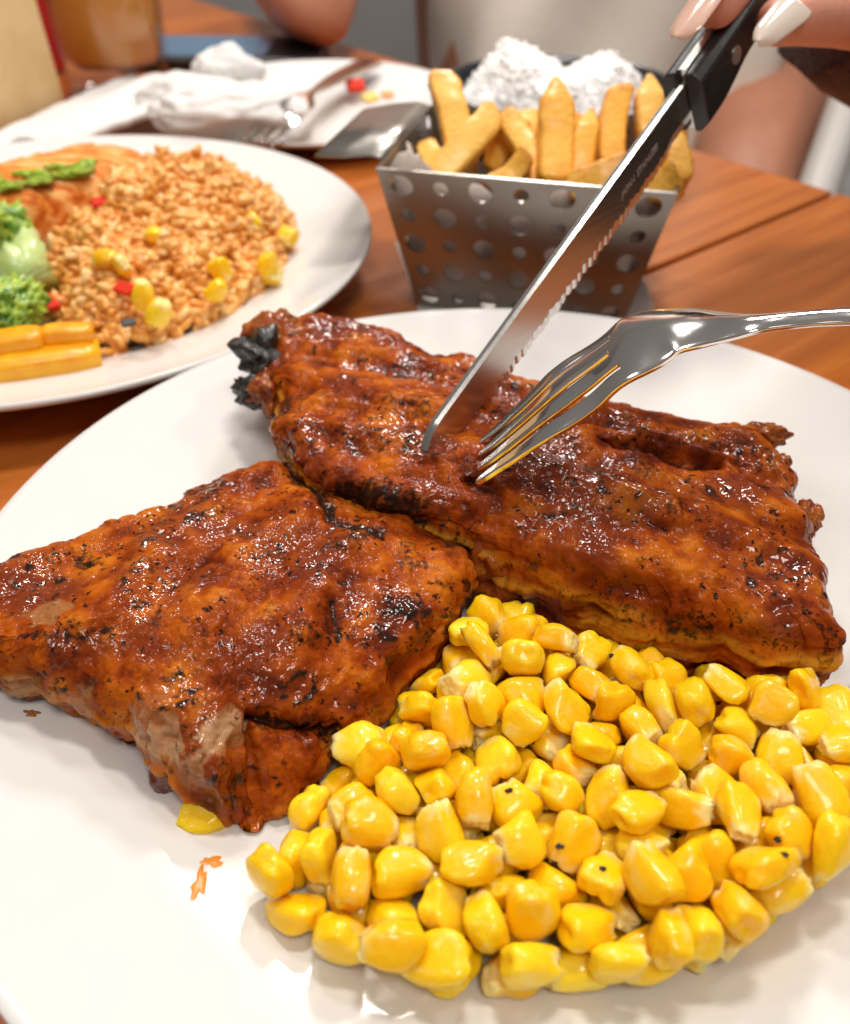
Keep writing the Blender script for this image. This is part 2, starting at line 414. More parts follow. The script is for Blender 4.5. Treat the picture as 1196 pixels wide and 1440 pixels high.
    for a, b, z, r, am in meat_spots:
        c = at(a, b, z); d = np.linalg.norm((V - c), axis=1) / r + .6 * n2 + .3 * n3
        meat = np.maximum(meat, am * sstep(1.0, .7, d))
    for pts, wdt, dz, chv in strokes:
        A = [at(*p) for p in pts]; d, par = seg_dist(V[:, :2], A)
        wv = wdt * (.75 + .7 * n2) * np.sqrt(np.clip(4 * par * (1 - par) + .25, 0, 1))
        g = np.exp(-(d / np.maximum(wv, 2e-4)) ** 2) * np.where(side < .5, 1, .25)
        disp += dz * g; char = np.maximum(char, chv * g)
    # crusty, peppered zones
    patch = sstep(-.10, .30, fbm(Q * 58 + 200 + seed, 2)); grit = fbm(Q * 250 + 60 + seed, 2)
    char = np.maximum(char, .62 * patch * sstep(-.02, .42, grit)); disp += .00022 * patch * grit
    # colour of the glaze
    v = .06 + n1 * .22 + .48 * fbm(Q * 85 + 20 + seed, 2) + .42 * n2 + .26 * fb + .18 * n3 + shade
    stops = [-.75, -.38, -.08, .22, .55, .95]
    cols = np.array([(.055, .009, .003), (.125, .019, .003), (.27, .048, .004), (.42, .100, .007), (.56, .180, .014), (.42, .115, .009)])
    tint = np.stack([np.interp(v, stops, cols[:, k]) for k in range(3)], 1)
    m_ = lambda wgt, col: tint * (1 - wgt[:, None]) + np.asarray(col) * wgt[:, None]
    red = .85 * sstep(.05, .5, fbm(Q * 60 + 90 + seed, 2)); tint = m_(red * (1 - sd * .6), (.20, .034, .005))
    fs = sstep(-.4, .5, fb + .5 * lay)[:, None]
    tint = tint * (1 - fat[:, None]) + fat[:, None] * ((1 - fs) * np.array([.26, .075, .008]) + fs * np.array([.62, .33, .035]))
    ms = sstep(-.5, .5, lay + n3)[:, None]
    tint = tint * (1 - meat[:, None]) + meat[:, None] * ((1 - ms) * np.array([.36, .14, .045]) + ms * np.array([.60, .37, .20]))
    tint = tint * (1 - .9 * (1 - meat[:, None]) * (1 - np.array([.95, .78, .60])))
    gloss = np.clip(.10 + .60 * red + .75 * patch + .2 * meat - .3 * sd, .12, 1.0)
    spice = sstep(-.25, .20, fbm(Q * 95 + 70 + seed, 2)) * (1 - .8 * sd) * (1 - .7 * meat)
    char = char * (1 - .9 * meat) * np.where(side > .3, .5, 1)
    low = V[:, 2] < .012
    V = V + nn * disp[:, None]
    V[:, 2] = np.maximum(V[:, 2], plate_z(V[:, 0], V[:, 1]) + .0014)
    F = grid_faces(n, N, False, True)
    F.append(tuple(range(N))); F.append(tuple(range((n - 1) * N, n * N))[::-1])
    o0 = np.array([cc[0], cc[1], V[:, 2].min()])
    me = bpy.data.meshes.new(name); me.from_pydata((V - o0).tolist(), [], F)
    me.polygons.foreach_set('use_smooth', [True] * len(me.polygons)); me.update()
    attr(me, 'char', char); attr(me, 'gloss', gloss); attr(me, 'spice', spice); attr(me, 'wet', np.clip(red * 1.3 - .4 * patch, 0, 1))
    ca_ = me.attributes.new('tint', 'FLOAT_COLOR', 'POINT'); ca_.data.foreach_set('color', np.column_stack([tint, np.ones(len(tint))]).astype(np.float32).ravel())
    o = link(name, me, RIB, None, o0)
    return o

def lump(name, c, r, sc, mat, parent, seed, amp=.35, freq=1.0):
    bm = bmesh.new(); bmesh.ops.create_icosphere(bm, subdivisions=4, radius=1.0)
    P = np.array([v.co[:] for v in bm.verts]); d = 1 + amp * fbm(P * 1.3 * freq + seed, 4)
    P = P * d[:, None] * np.array(sc) * r + np.array(c)
    F = [tuple(v.index for v in f.verts) for f in bm.faces]; bm.free()
    return obj(name, P, F, mat, parent)

# left slab
ctrlL = [(402, 646, .031, .004, .012, .001), (330, 655, .031, .004, .010, .001), (255, 680, .032, .004, .011, .001), (165, 727, .033, .004, .013, .001), (95, 755, .034, .004, .016, .001),
         (0, 780, .036, .003, .018, .001), (-70, 815, .037, .002, .021, .001), (-95, 860, .037, .001, .021, .002), (-60, 900, .036, .001, .020, .002), (0, 912, .0345, .001, .018, .002),
         (70, 930, .033, .001, .015, .002), (140, 962, .031, .001, .011, .002), (205, 1005, .029, .002, .009, .003), (262, 1066, .026, .001, .008, .002), (300, 1098, .0235, .000, .0075, .001),
         (330, 1100, .020, -.001, .0075, .001), (346, 1150, .011, -.001, .0075, .000), (362, 1150, .011, -.001, .0075, .000), (400, 1105, .016, .000, .0072, .001), (455, 1035, .021, .001, .0072, .002), (530, 950, .0245, .002, .0072, .003), (610, 868, .0265, .002, .0075, .003),
         (660, 800, .0275, .003, .008, .002), (640, 745, .028, .003, .008, .001), (560, 690, .029, .004, .008, .001), (470, 655, .030, .004, .010, .001)]
strokesL = [([(350, 1000, .028), (420, 1006, .027), (478, 996, .026)], .0022, -.0045, .75),
            ([(350, 1010, .026), (345, 1060, .024), (348, 1100, .02)], .0022, -.0040, .35),
            ([(110, 790, .034), (130, 800, .034)], .0035, -.0006, .75), ([(30, 900, .034), (120, 905, .033), (170, 890, .033)], .0030, -.0003, .55),
            ([(290, 830, .033), (400, 800, .033)], .0030, .0008, .35), ([(455, 780, .032), (550, 750, .031)], .0035, .0006, .60),
            ([(540, 860, .030), (600, 850, .029)], .0042, .0005, .70), ([(470, 850, .031), (478, 900, .030)], .0020, -.0008, .75),
            ([(330, 740, .034), (260, 760, .034), (180, 770, .034)], .003, .0005, .32), ([(400, 900, .031), (520, 890, .03)], .004, .0006, .45), ([(250, 880, .033), (330, 930, .031)], .0035, .0004, .35),
            ([(400, 650, .031), (440, 690, .031), (470, 740, .03), (540, 770, .029)], .0030, -.0010, .85)]
slabL = build_slab('rib_slab', ctrlL, .0355, (330, 850, .033), 1.0, strokesL, (.6, R_(62), .0009, .021), .0003, .30,
                   [(238, 1015, .024, .0080, .65), (280, 1055, .020, .0075, .7), (312, 1040, .024, .0060, .75), (70, 858, .036, .0042, .9), (130, 985, .020, .008, .45), (40, 945, .022, .008, .55)])
tag(slabL, 'left slab of glazed barbecue ribs with pale torn meat at its front corner', 'ribs', 'glazed rib slabs')
SAUCE = NT('dark_sauce'); SAUCE.p(Base_Color=(.11, .016, .005, 1), Roughness=.18, Coat_Weight=1.0, Coat_Roughness=.05); SAUCE = SAUCE.m
c = at(232, 1112, .009); lump('sauce_drip', c + np.array([0, .003, .002]), .0042, (.75, 1.15, 1.3), SAUCE, slabL, 3, .2)

# right slab, its left half lying on the left slab
ctrlR = [(400, 462, .040, .004, .022, .001), (440, 443, .039, .005, .020, .001), (520, 459, .038, .005, .016, .001), (650, 494, .037, .005, .012, .001), (760, 533, .036, .005, .010, .001),
         (900, 563, .036, .004, .010, .001), (1000, 583, .037, .003, .011, .001), (1080, 600, .036, .001, .012, .001), (1105, 640, .034, .001, .012, .001), (1132, 700, .033, .001, .012, .001),
         (1155, 775, .033, .001, .012, .001), (1180, 850, .033, .000, .013, .001), (1182, 886, .032, .000, .013, .001), (1120, 880, .032, .000, .012, .001), (1030, 860, .033, .000, .0105, .001),
         (900, 828, .034, .001, .008, .001), (800, 792, .0345, .002, .009, .001), (720, 757, .035, .002, .012, .002), (650, 722, .036, .003, .016, .002), (560, 704, .037, .003, .020, .001), (470, 676, .038, .003, .024, .001),
         (412, 632, .039, .002, .026, .001), (388, 588, .039, .001, .026, .001), (392, 540, .040, .001, .026, .001), (380, 500, .040, .002, .025, .001)]
strokesR = [([(590, 650, .041), (612, 652, .041)], .0016, -.0009, .2), ([(655, 668, .041), (690, 672, .041)], .0024, -.0020, .2),
            ([(845, 628, .039), (900, 640, .038), (960, 655, .038), (1010, 662, .037)], .0026, -.0042, .55), ([(900, 612, .041), (1000, 635, .041), (1090, 650, .039)], .0035, .0030, .42),
            ([(860, 600, .04), (1000, 615, .04), (1090, 630, .038)], .003, .0010, .45), ([(760, 790, .036), (900, 830, .036), (1010, 850, .035)], .0050, .0006, .50), ([(560, 575, .042), (640, 560, .042)], .003, .0004, .55),
            ([(420, 560, .041), (520, 550, .042)], .0030, .0003, .35), ([(560, 640, .04), (640, 655, .04)], .003, .0004, .55), ([(470, 600, .041), (540, 620, .041), (600, 610, .041)], .004, .0003, .38),
            ([(540, 520, .041), (590, 525, .041)], .0022, -.0004, .70), ([(1060, 690, .036), (1075, 692, .036)], .003, .0006, .80), ([(700, 640, .041), (740, 645, .041)], .0022, -.0008, .70),
            ([(460, 690, .035), (560, 715, .034), (650, 760, .030)], .0040, -.0012, .80), ([(850, 690, .039), (1000, 730, .038), (1080, 770, .036)], .004, .0012, .28), ([(740, 700, .039), (900, 760, .037)], .003, -.0008, .25),
            ([(430, 470, .041), (520, 490, .041), (640, 520, .040), (760, 560, .039)], .003, .0006, .30)]
slabR = build_slab('rib_slab', ctrlR, .0425, (740, 650, .040), 2.0, strokesR, (.2, R_(-22), .0011, .019), .0006, .95, [], -.06)
tag(slabR, 'right slab of dark glazed ribs being cut by the knife and fork', 'ribs', 'glazed rib slabs')
CHARM = NT('charred_bone'); cc_ = CHARM.coord(); CHARM.p(Base_Color=CHARM.mix(CHARM.ramp(CHARM.noise(cc_, 220, 4), [(.45, 0.0), (.7, 1.0)]), (.007, .006, .006), (.035, .026, .02)), Roughness=.34, Coat_Weight=.35,
      Normal=CHARM.bump(CHARM.noise(cc_, 420, 5), .8, .0015)); CHARM = CHARM.m
lump('bone_end', at(368, 500, .036), .0078, (.95, 1.25, 1.0), CHARM, slabR, 5, .55); lump('bone_end', at(360, 552, .030), .0058, (1.2, .9, .75), CHARM, slabR, 8, .6)
FLAKE = slabR.data.materials[0]
def flake(c, r, sc, seed, par): 
    o = lump('meat_flake', c, r, sc, FLAKE, par, seed, .55)
    n = len(o.data.vertices); P = np.array([v.co[:] for v in o.data.vertices]); q = fbm(P * 220 + seed, 3)
    attr(o.data, 'char', .25 + .5 * q); attr(o.data, 'gloss', np.full(n, .6)); attr(o.data, 'spice', np.full(n, .3)); attr(o.data, 'wet', np.full(n, .3))
    tn = np.array([.20, .03, .006]) + sstep(-.4, .5, q)[:, None] * np.array([.22, .09, .01])
    ca_ = o.data.attributes.new('tint', 'FLOAT_COLOR', 'POINT'); ca_.data.foreach_set('color', np.column_stack([tn, np.ones(n)]).astype(np.float32).ravel())
    return o
flake(at(390, 480, .036), .0095, (1.1, 1.2, .8), 11, slabR); flake(at(385, 550, .031), .0075, (.9, 1.1, .9), 12, slabR)
flake(at(1074, 612, .033), .0050, (1.3, .8, .6), 13, slabR); flake(at(1094, 655, .031), .0040, (.8, 1.1, .8), 14, slabR); flake(at(1132, 730, .029), .0042, (.8, 1.2, 1.0), 15, slabR)
flake(at(700, 800, .020), .0085, (1.1, .8, 1.1), 16, slabR)
CORN_POSE = """1,3143,12823,917,6,-401,-914,-55;9,9224,12398,1028,37,948,311,47;15,298,8022,1047,210,856,-429,198;10,2863,7699,1072,953,-129,-4,-274;13,2769,8890,1043,31,804,-594,16;5,6092,11991,958,156,146,-113,970;14,5690,9326,935,903,-27,-99,-417;12,-2483,9101,1214,355,-611,396,-586;13,8512,10567,1094,35,979,-193,53;12,4674,10659,976,716,-31,-42,696;14,748,9561,938,12,-825,564,-17;12,322,7021,1338,140,952,-264,-66;6,-622,10473,911,780,64,25,-622;10,1873,11516,911,727,664,115,-130;8,6640,11259,912,5,-998,56,-29;5,-2405,10080,1180,297,741,-40,601;9,2046,13288,1076,889,-416,-72,-178;9,9747,11585,1092,982,-57,-134,120;15,7369,9548,1031,609,-33,-141,-780;4,3667,14577,881,990,-59,-7,-132;14,26,11436,915,464,-21,-28,-885;0,4592,9848,1006,206,-64,-699,-682;12,-1037,9359,1036,169,-760,-618,-113;8,4078,8268,953,687,-20,-12,727;7,-1382,8096,1312,577,661,-93,-469;14,5627,10305,921,995,16,-36,-96;7,2387,10741,999,15,698,715,-33;15,7334,13000,961,167,-244,-953,-66;13,4351,13857,1207,610,-355,-682,-191;1,8463,12826,1037,11,-380,-86,921;7,3910,12850,1047,420,458,338,707;12,8275,9500,1176,210,797,563,59;4,660,14028,878,576,-60,37,-814;13,2172,12253,1213,445,-531,214,689;15,330,10492,971,987,58,-85,126;0,6603,9747,970,442,1,9,-897;8,2694,14519,1068,178,-398,600,-671;15,8573,11556,996,895,0,-124,-428;5,3259,9914,954,13,990,136,39;12,2551,6947,1368,909,-406,-17,89;14,-1851,9599,1254,722,361,530,260;14,5844,8172,1069,62,933,-312,169;9,10739,12107,1273,585,-142,-39,797;1,7621,11293,923,707,-95,-45,-699;9,-545,8495,1155,615,230,-616,-435;12,1372,10306,977,971,-60,6,-231;11,5219,12247,937,75,-765,-636,-68;0,-392,7476,1208,392,-115,-45,-912;2,3797,9181,925,220,-948,-77,214;1,2123,8101,956,269,3,15,963;5,5606,11144,1230,413,861,183,-231;0,-1857,8659,1052,108,911,361,-166;14,-822,11603,1124,666,611,344,255;5,6547,13349,1068,118,672,-55,729;4,427,12603,999,503,-502,468,-525;11,3523,11919,925,738,-21,-44,-673;14,5385,13637,915,167,74,-18,983;11,3773,7319,1138,655,-67,76,749;10,6516,10526,1340,684,-347,421,-485;14,1520,7573,1222,55,122,-724,677;4,3557,12549,1612,710,66,-399,577;1,2365,9874,1045,416,-810,-123,-393;14,-2394,7939,1321,869,-339,-159,-325;8,1878,10912,1506,838,99,-272,-463;13,3125,13791,1007,998,-40,47,13;6,1559,14041,905,992,27,92,79;1,6045,12782,1088,726,658,-195,-27;2,-530,7490,1803,52,455,842,-285;5,4690,9138,1053,951,45,244,-184;7,4416,11703,980,829,-6,-82,553;2,7479,10400,1002,156,21,-35,987;8,-323,12599,903,532,-22,7,-846;4,-52,9449,901,600,-21,-57,798;2,-1671,10775,1023,710,686,-48,155;3,6632,8717,1205,480,-555,223,-642;2,4709,7470,1246,431,128,120,885;13,976,11300,1066,682,-512,213,-477;4,3427,7950,1514,566,-26,401,720;11,8012,12805,1470,258,-897,143,-328;14,1244,8302,1015,151,-730,-667,-7;14,3477,10943,920,2,998,-57,35;7,1095,13168,976,665,-84,-6,-742;6,9870,10723,1208,22,977,-148,154;14,6863,12262,1064,624,-588,301,-418;2,1504,6858,1258,47,-950,-128,279;0,3985,10194,1261,172,314,-931,-72;11,7848,12127,949,94,-146,-985,1;12,4542,12941,1375,788,-306,467,-260;0,5119,8241,1066,531,363,-629,-436;12,-258,10402,1510,4,-609,787,99;11,12558,11885,1754,21,774,-597,211;12,334,8666,1373,710,-344,-267,-554;7,1751,6701,1967,241,-156,-581,-761;2,5220,9836,1441,506,665,-519,-180;8,2825,11932,1034,670,42,-689,-274;8,1405,8095,1658,500,609,-409,460;9,7167,8881,1723,751,-422,294,-414;8,7777,10710,1700,880,-29,470,68;11,1213,14615,1268,188,-52,277,941;0,1096,12230,989,692,690,-188,-94;10,1725,9258,975,996,-23,-64,-49;9,-1404,11209,1829,996,37,-79,25;14,157,6795,2002,987,66,-131,-68;6,-178,12401,1456,5,-705,-709,13;9,5281,11970,1542,132,-973,-55,-181;11,3345,13752,1736,89,-872,447,176;3,10866,10944,1666,417,-86,-568,-704;14,3765,6960,1700,154,-972,-174,27;12,6265,9460,1636,182,-79,107,974;9,-1520,7274,1657,577,-628,-266,-449;2,10194,13070,1105,628,181,-562,-507;12,3552,8954,1629,939,42,5,-341;14,-2867,8393,1725,293,-668,-291,-619;9,4897,11147,1716,130,222,-167,-952;1,2751,12722,1564,578,261,182,751;14,5235,13386,1511,200,-486,-845,-97;11,-356,11317,1674,223,675,-75,699;5,7995,11750,1472,249,-207,166,-931;11,4039,8029,1745,237,844,-10,-481;4,6503,11553,1442,26,323,938,120;8,9226,10109,1413,76,-797,460,385;7,2428,9337,1624,134,13,-182,-974;14,506,7729,1854,365,-49,-923,-110;15,-1139,8959,1613,117,410,-889,-164;11,1687,12625,1579,802,-302,-498,-133;10,3132,9775,1614,127,-490,-862,-16;3,4318,12090,1819,258,-781,568,-34;7,2806,7388,1918,240,-159,-312,-905;3,7151,9923,1659,309,838,357,-272;3,6407,8027,2012,196,-90,845,-488;14,2886,10885,1503,212,804,-512,-213;3,1479,9841,1646,103,-988,-21,112;4,-1,13315,1195,817,-304,-413,-264;6,7140,10980,1535,559,650,287,428;9,7409,12580,1725,865,274,-403,-118;8,3593,11447,1474,5,485,872,55;7,4699,7236,2019,667,283,-596,-346;14,4342,9599,1682,260,176,-89,945;5,-1445,9691,1894,969,75,70,225;2,5444,7502,1630,5,-896,-406,180;9,7010,11904,2021,295,-872,223,-321;5,1489,10780,2001,748,158,-251,-593;9,880,13670,1570,134,717,683,-35;12,2319,8223,1677,544,735,-393,-100;14,5436,8897,1524,366,45,-501,783;9,3826,10688,1772,459,823,-134,306;4,10354,11392,1838,619,774,47,126;3,558,9452,1590,358,-80,17,930;6,3278,6695,2119,51,31,-680,-731;2,7901,9213,1859,863,-8,-385,-325;5,5798,10406,1675,52,14,-195,979;3,-1321,8131,2246,491,-499,620,-354;6,407,11499,1545,618,-212,-50,755;14,2610,11361,1911,238,555,796,-41;6,11930,11109,1660,395,116,-136,-901;5,2056,14898,946,385,-4,18,923;1,6064,11254,1857,581,39,69,-810;11,3682,13429,2217,224,-864,-440,101;10,-1254,10401,1262,99,390,416,816;10,2534,13543,1791,84,230,-886,394;8,1989,14075,1379,53,193,-57,978;7,1363,8796,1715,984,-32,78,160;14,6003,8138,2700,27,-251,871,-421;4,7993,11482,2069,976,113,84,167;1,3001,10438,2187,540,110,259,793;2,-587,6900,2323,330,-943,-28,16;3,4533,12935,2298,711,-375,157,-574;3,2744,8824,2133,449,-733,-509,-42;15,1012,7384,2144,512,610,-528,-295;1,10052,10612,1930,259,-879,27,-400;14,4969,11773,2383,628,351,410,560;15,6341,12444,1776,374,-106,-904,-181;11,4098,6997,2389,568,395,-502,-519;13,8893,12094,1673,713,-120,-152,674;5,3109,12103,2003,779,-454,267,-341;5,4791,10198,2027,135,-378,-646,649;7,1373,11714,1712,156,941,264,-142;8,4572,8446,1721,106,-684,-534,485;7,5383,7384,2461,458,545,-698,-74;9,10025,12161,1803,122,-59,53,989;7,231,9046,2227,685,387,72,-612;6,3550,11346,2009,430,895,-72,91;12,2181,12178,2231,221,-93,163,-957;8,732,12622,1626,178,-274,12,-945;1,8205,12418,2191,280,-335,309,-845;9,2193,14073,2228,374,868,-245,216;3,7119,10676,2266,220,-579,765,177;13,5277,8433,2063,555,82,-465,685;11,3236,8166,2164,130,411,-897,98;5,5396,12886,1875,314,-612,-711,-147;11,712,10482,1685,45,488,860,143;4,4007,9201,2661,281,-146,-54,-947;2,1571,13312,1839,550,-182,594,-558;3,1854,7532,2124,437,-649,-490,-384;12,5602,9848,2224,78,-887,402,213;9,5653,11889,2498,404,-452,285,-742;5,2165,14966,1608,825,-37,-215,522;14,7383,8461,2516,486,-628,-607,-41;1,2402,10110,1951,220,-836,-473,171;10,3644,12414,2283,437,136,448,768;12,8311,10119,1966,45,-204,807,552;8,-71,11963,2070,586,748,-284,128;2,-374,9214,1632,362,-528,-290,711;2,3539,9763,2293,544,248,-131,-791;13,7509,9705,2483,800,208,87,-555;1,3969,8743,2211,398,-41,105,910;8,-1979,8751,1822,216,633,105,736;13,932,12525,2316,42,-920,-278,274;1,3969,11798,2462,631,-457,-574,-252;1,4611,8035,2358,439,-852,-171,-230;1,1757,8703,2333,256,-943,-208,52;8,10730,9834,1588,95,-88,48,990;2,2941,12876,2277,251,-602,469,-596;15,1522,14790,1939,58,423,777,462;4,6211,8828,2060,877,301,-60,370;12,575,11401,2280,444,-438,-772,121;7,-429,8329,2113,134,-118,-59,-982;15,9312,11015,1694,285,-441,-184,831;11,1232,11762,2577,896,48,373,-236;1,6489,11337,2352,256,-224,-926,167;2,2865,11629,2613,811,226,-39,-538;0,8812,9540,1931,682,-327,-565,-330;8,-921,10570,2096,376,-125,-792,-464;4,1262,13333,2598,322,338,377,800;4,4900,9416,2351,107,-250,-466,842;11,5176,10784,2391,345,-358,-828,-259;1,8377,10852,2380,977,-175,-119,22;3,11591,11844,1576,153,851,497,77;1,1648,9599,2244,147,-880,446,69;7,3896,7934,2662,748,358,-228,-510;10,4469,11257,2336,394,259,535,701;8,1969,11326,2418,282,-839,-376,-273;15,-501,9839,2177,379,-50,-837,391;11,2986,13457,2665,305,12,454,837;6,6344,12208,2645,912,-216,204,-284;2,865,8282,2463,212,-89,-325,-917;0,8548,10842,1771,217,428,870,-118;8,7108,11503,2755,878,151,-259,374;8,1039,14209,2118,127,674,-710,162;3,-999,9093,2352,234,-76,-969,-30;15,9401,10105,2078,902,304,72,296;13,2156,12989,2485,567,-383,-300,-665;12,907,9516,2406,577,-380,-533,489;1,3328,10701,2597,709,-284,52,-643;3,6559,9758,2475,211,-550,-719,369;7,4257,10204,2691,810,55,-241,-532;9,-7,10674,2363,632,-382,-451,-501;0,2658,9722,2351,288,282,-254,879;0,6135,10576,2363,190,133,-571,788;10,185,10043,2114,550,-61,-480,-680;4,5826,9127,2660,92,-753,-644,98;11,6704,8758,2551,209,354,-149,899"""

# ------------------------------------------------------------------ sweetcorn
def kernel_mesh(name, sd):
    rs = np.random.RandomState(sd)
    a, b, c = .0058 * rs.uniform(.80, 1.18), .0045 * rs.uniform(.82, 1.15), .0030 * rs.uniform(.82, 1.25)
    rs_x, rs_r = rs.uniform(.66, .9), rs.uniform(.52, .8); nu, nv = 17, 22; V = []; tip = []
    e = rs.uniform(.48, .80)
    for i in range(nu):
        th = math.pi * i / (nu - 1); cx, rr = -math.cos(th), math.sin(th)
        x = math.copysign(abs(cx) ** rs_x, cx); ri = rr ** rs_r
        w = 1.0 - .34 * sstep(.3, -1.0, x) ; h = 1.0 - .22 * sstep(.2, -1.0, x) - .05 * sstep(.2, 1, x)
        for k in range(nv):
            ph = 2 * math.pi * k / nv; cy, cz = math.cos(ph), math.sin(ph)
            y = math.copysign(abs(cy) ** e, cy) * ri * w; z = math.copysign(abs(cz) ** e, cz) * ri * h
            V.append((x, y, z)); tip.append(x)
    V = np.array(V); tip = np.array(tip)
    if sd % 3 == 0: V[:, 0] -= .22 * np.exp(-((V[:, 1] / .5) ** 2 + (V[:, 2] / .5) ** 2)) * sstep(.4, 1, V[:, 0])
    V[:, 2] += rs.uniform(-.38, .38) * V[:, 0] ** 2
    V[:, 1] += rs.uniform(-.28, .28) * V[:, 0] ** 2
    if sd % 4 == 1:
        nl = rs.normal(size=3); nl /= np.linalg.norm(nl); d = V @ nl; V = V - np.outer(np.maximum(0, d - .55) * .85, nl)
    cr = np.exp(-((V[:, 1] - rs.uniform(-.4, .4)) / .16) ** 2) * rs.uniform(0, .16); V = V * (1 - cr * sstep(.1, .8, V[:, 0]))[:, None]
    cut = -.72 + .12 * fbm(V * 2.5 + sd, 2); lo = V[:, 0] < cut; V[lo, 0] = cut[lo] + .25 * (V[lo, 0] - cut[lo]) + .10 * fbm(V[lo] * 5 + sd, 2)
    V = V * (1 + .14 * fbm(V * 1.1 + sd * 3, 2) + .025 * fbm(V * 3.5 + sd, 2))[:, None]
    tipv = sstep(-.45, -.78, tip + .35 * fbm(V * 2.2 + sd, 2))
    sp = fbm(V * np.array([.5, 1.6, 1.6]) + sd * 2, 2); tipv = np.clip(tipv * .75 + .3 * sstep(.35, .7, sp), 0, 1)
    me = mesh(name, V * [a, b, c], grid_faces(nu, nv, False, True)); recalc(me); attr(me, 'tip', tipv); me.materials.append(CORN)
    return me
KERN = [kernel_mesh('corn_kernel', 11 + i) for i in range(16)]
for k, row in enumerate(CORN_POSE.split(';')):
    r = list(map(int, row.split(',')))
    o = link('corn_kernel', KERN[r[0]], None, None, [v / 1e5 for v in r[1:4]])
    o.rotation_mode = 'QUATERNION'; o.rotation_quaternion = Quaternion([v / 1000 for v in r[4:8]]).normalized()
    x, y = o.location.x, o.location.y
    zone = ('in the front row of the heap, nearest the camera', 'front row of the corn heap') if math.hypot(x - PC1[0], y - PC1[1]) > .079 and y < .105 else \
           ('at the back of the heap against the right rib slab', 'back of the corn heap') if y > .128 - .1 * max(0, x - .05) else \
           ('on the left of the heap beside the left rib slab', 'left of the corn heap') if x < .008 else \
           ('on the right of the heap towards the picture edge', 'right of the corn heap') if x > .058 else ('in the middle of the heap', 'middle of the corn heap')
    tag(o, 'glossy yellow corn kernel ' + zone[0], 'corn', 'corn kernels in the ' + zone[1])
PEPM = simple('black_pepper', (.012, .010, .009), .6)
o = link('corn_kernel', KERN[2], None, None, at(300, 1143, .0098)); o.rotation_euler = (.2, -.25, R_(205)); o.scale = (1.15, .9, .9)
tag(o, 'single corn kernel peeking from under the left rib slab', 'corn')

def on_plate(px, py, dz=0.0):
    z = .008
    for _ in range(8): z = float(plate_z(*at(px, py, z)[:2])) + .0006
    return at(px, py, z + dz)
def fleck(P, r, label, sd):
    o = lump('pepper_fleck', P, r, (1.2, .8, .6), PEPM, None, sd, .7); tag(o, label, 'pepper', 'cracked pepper flecks'); return o

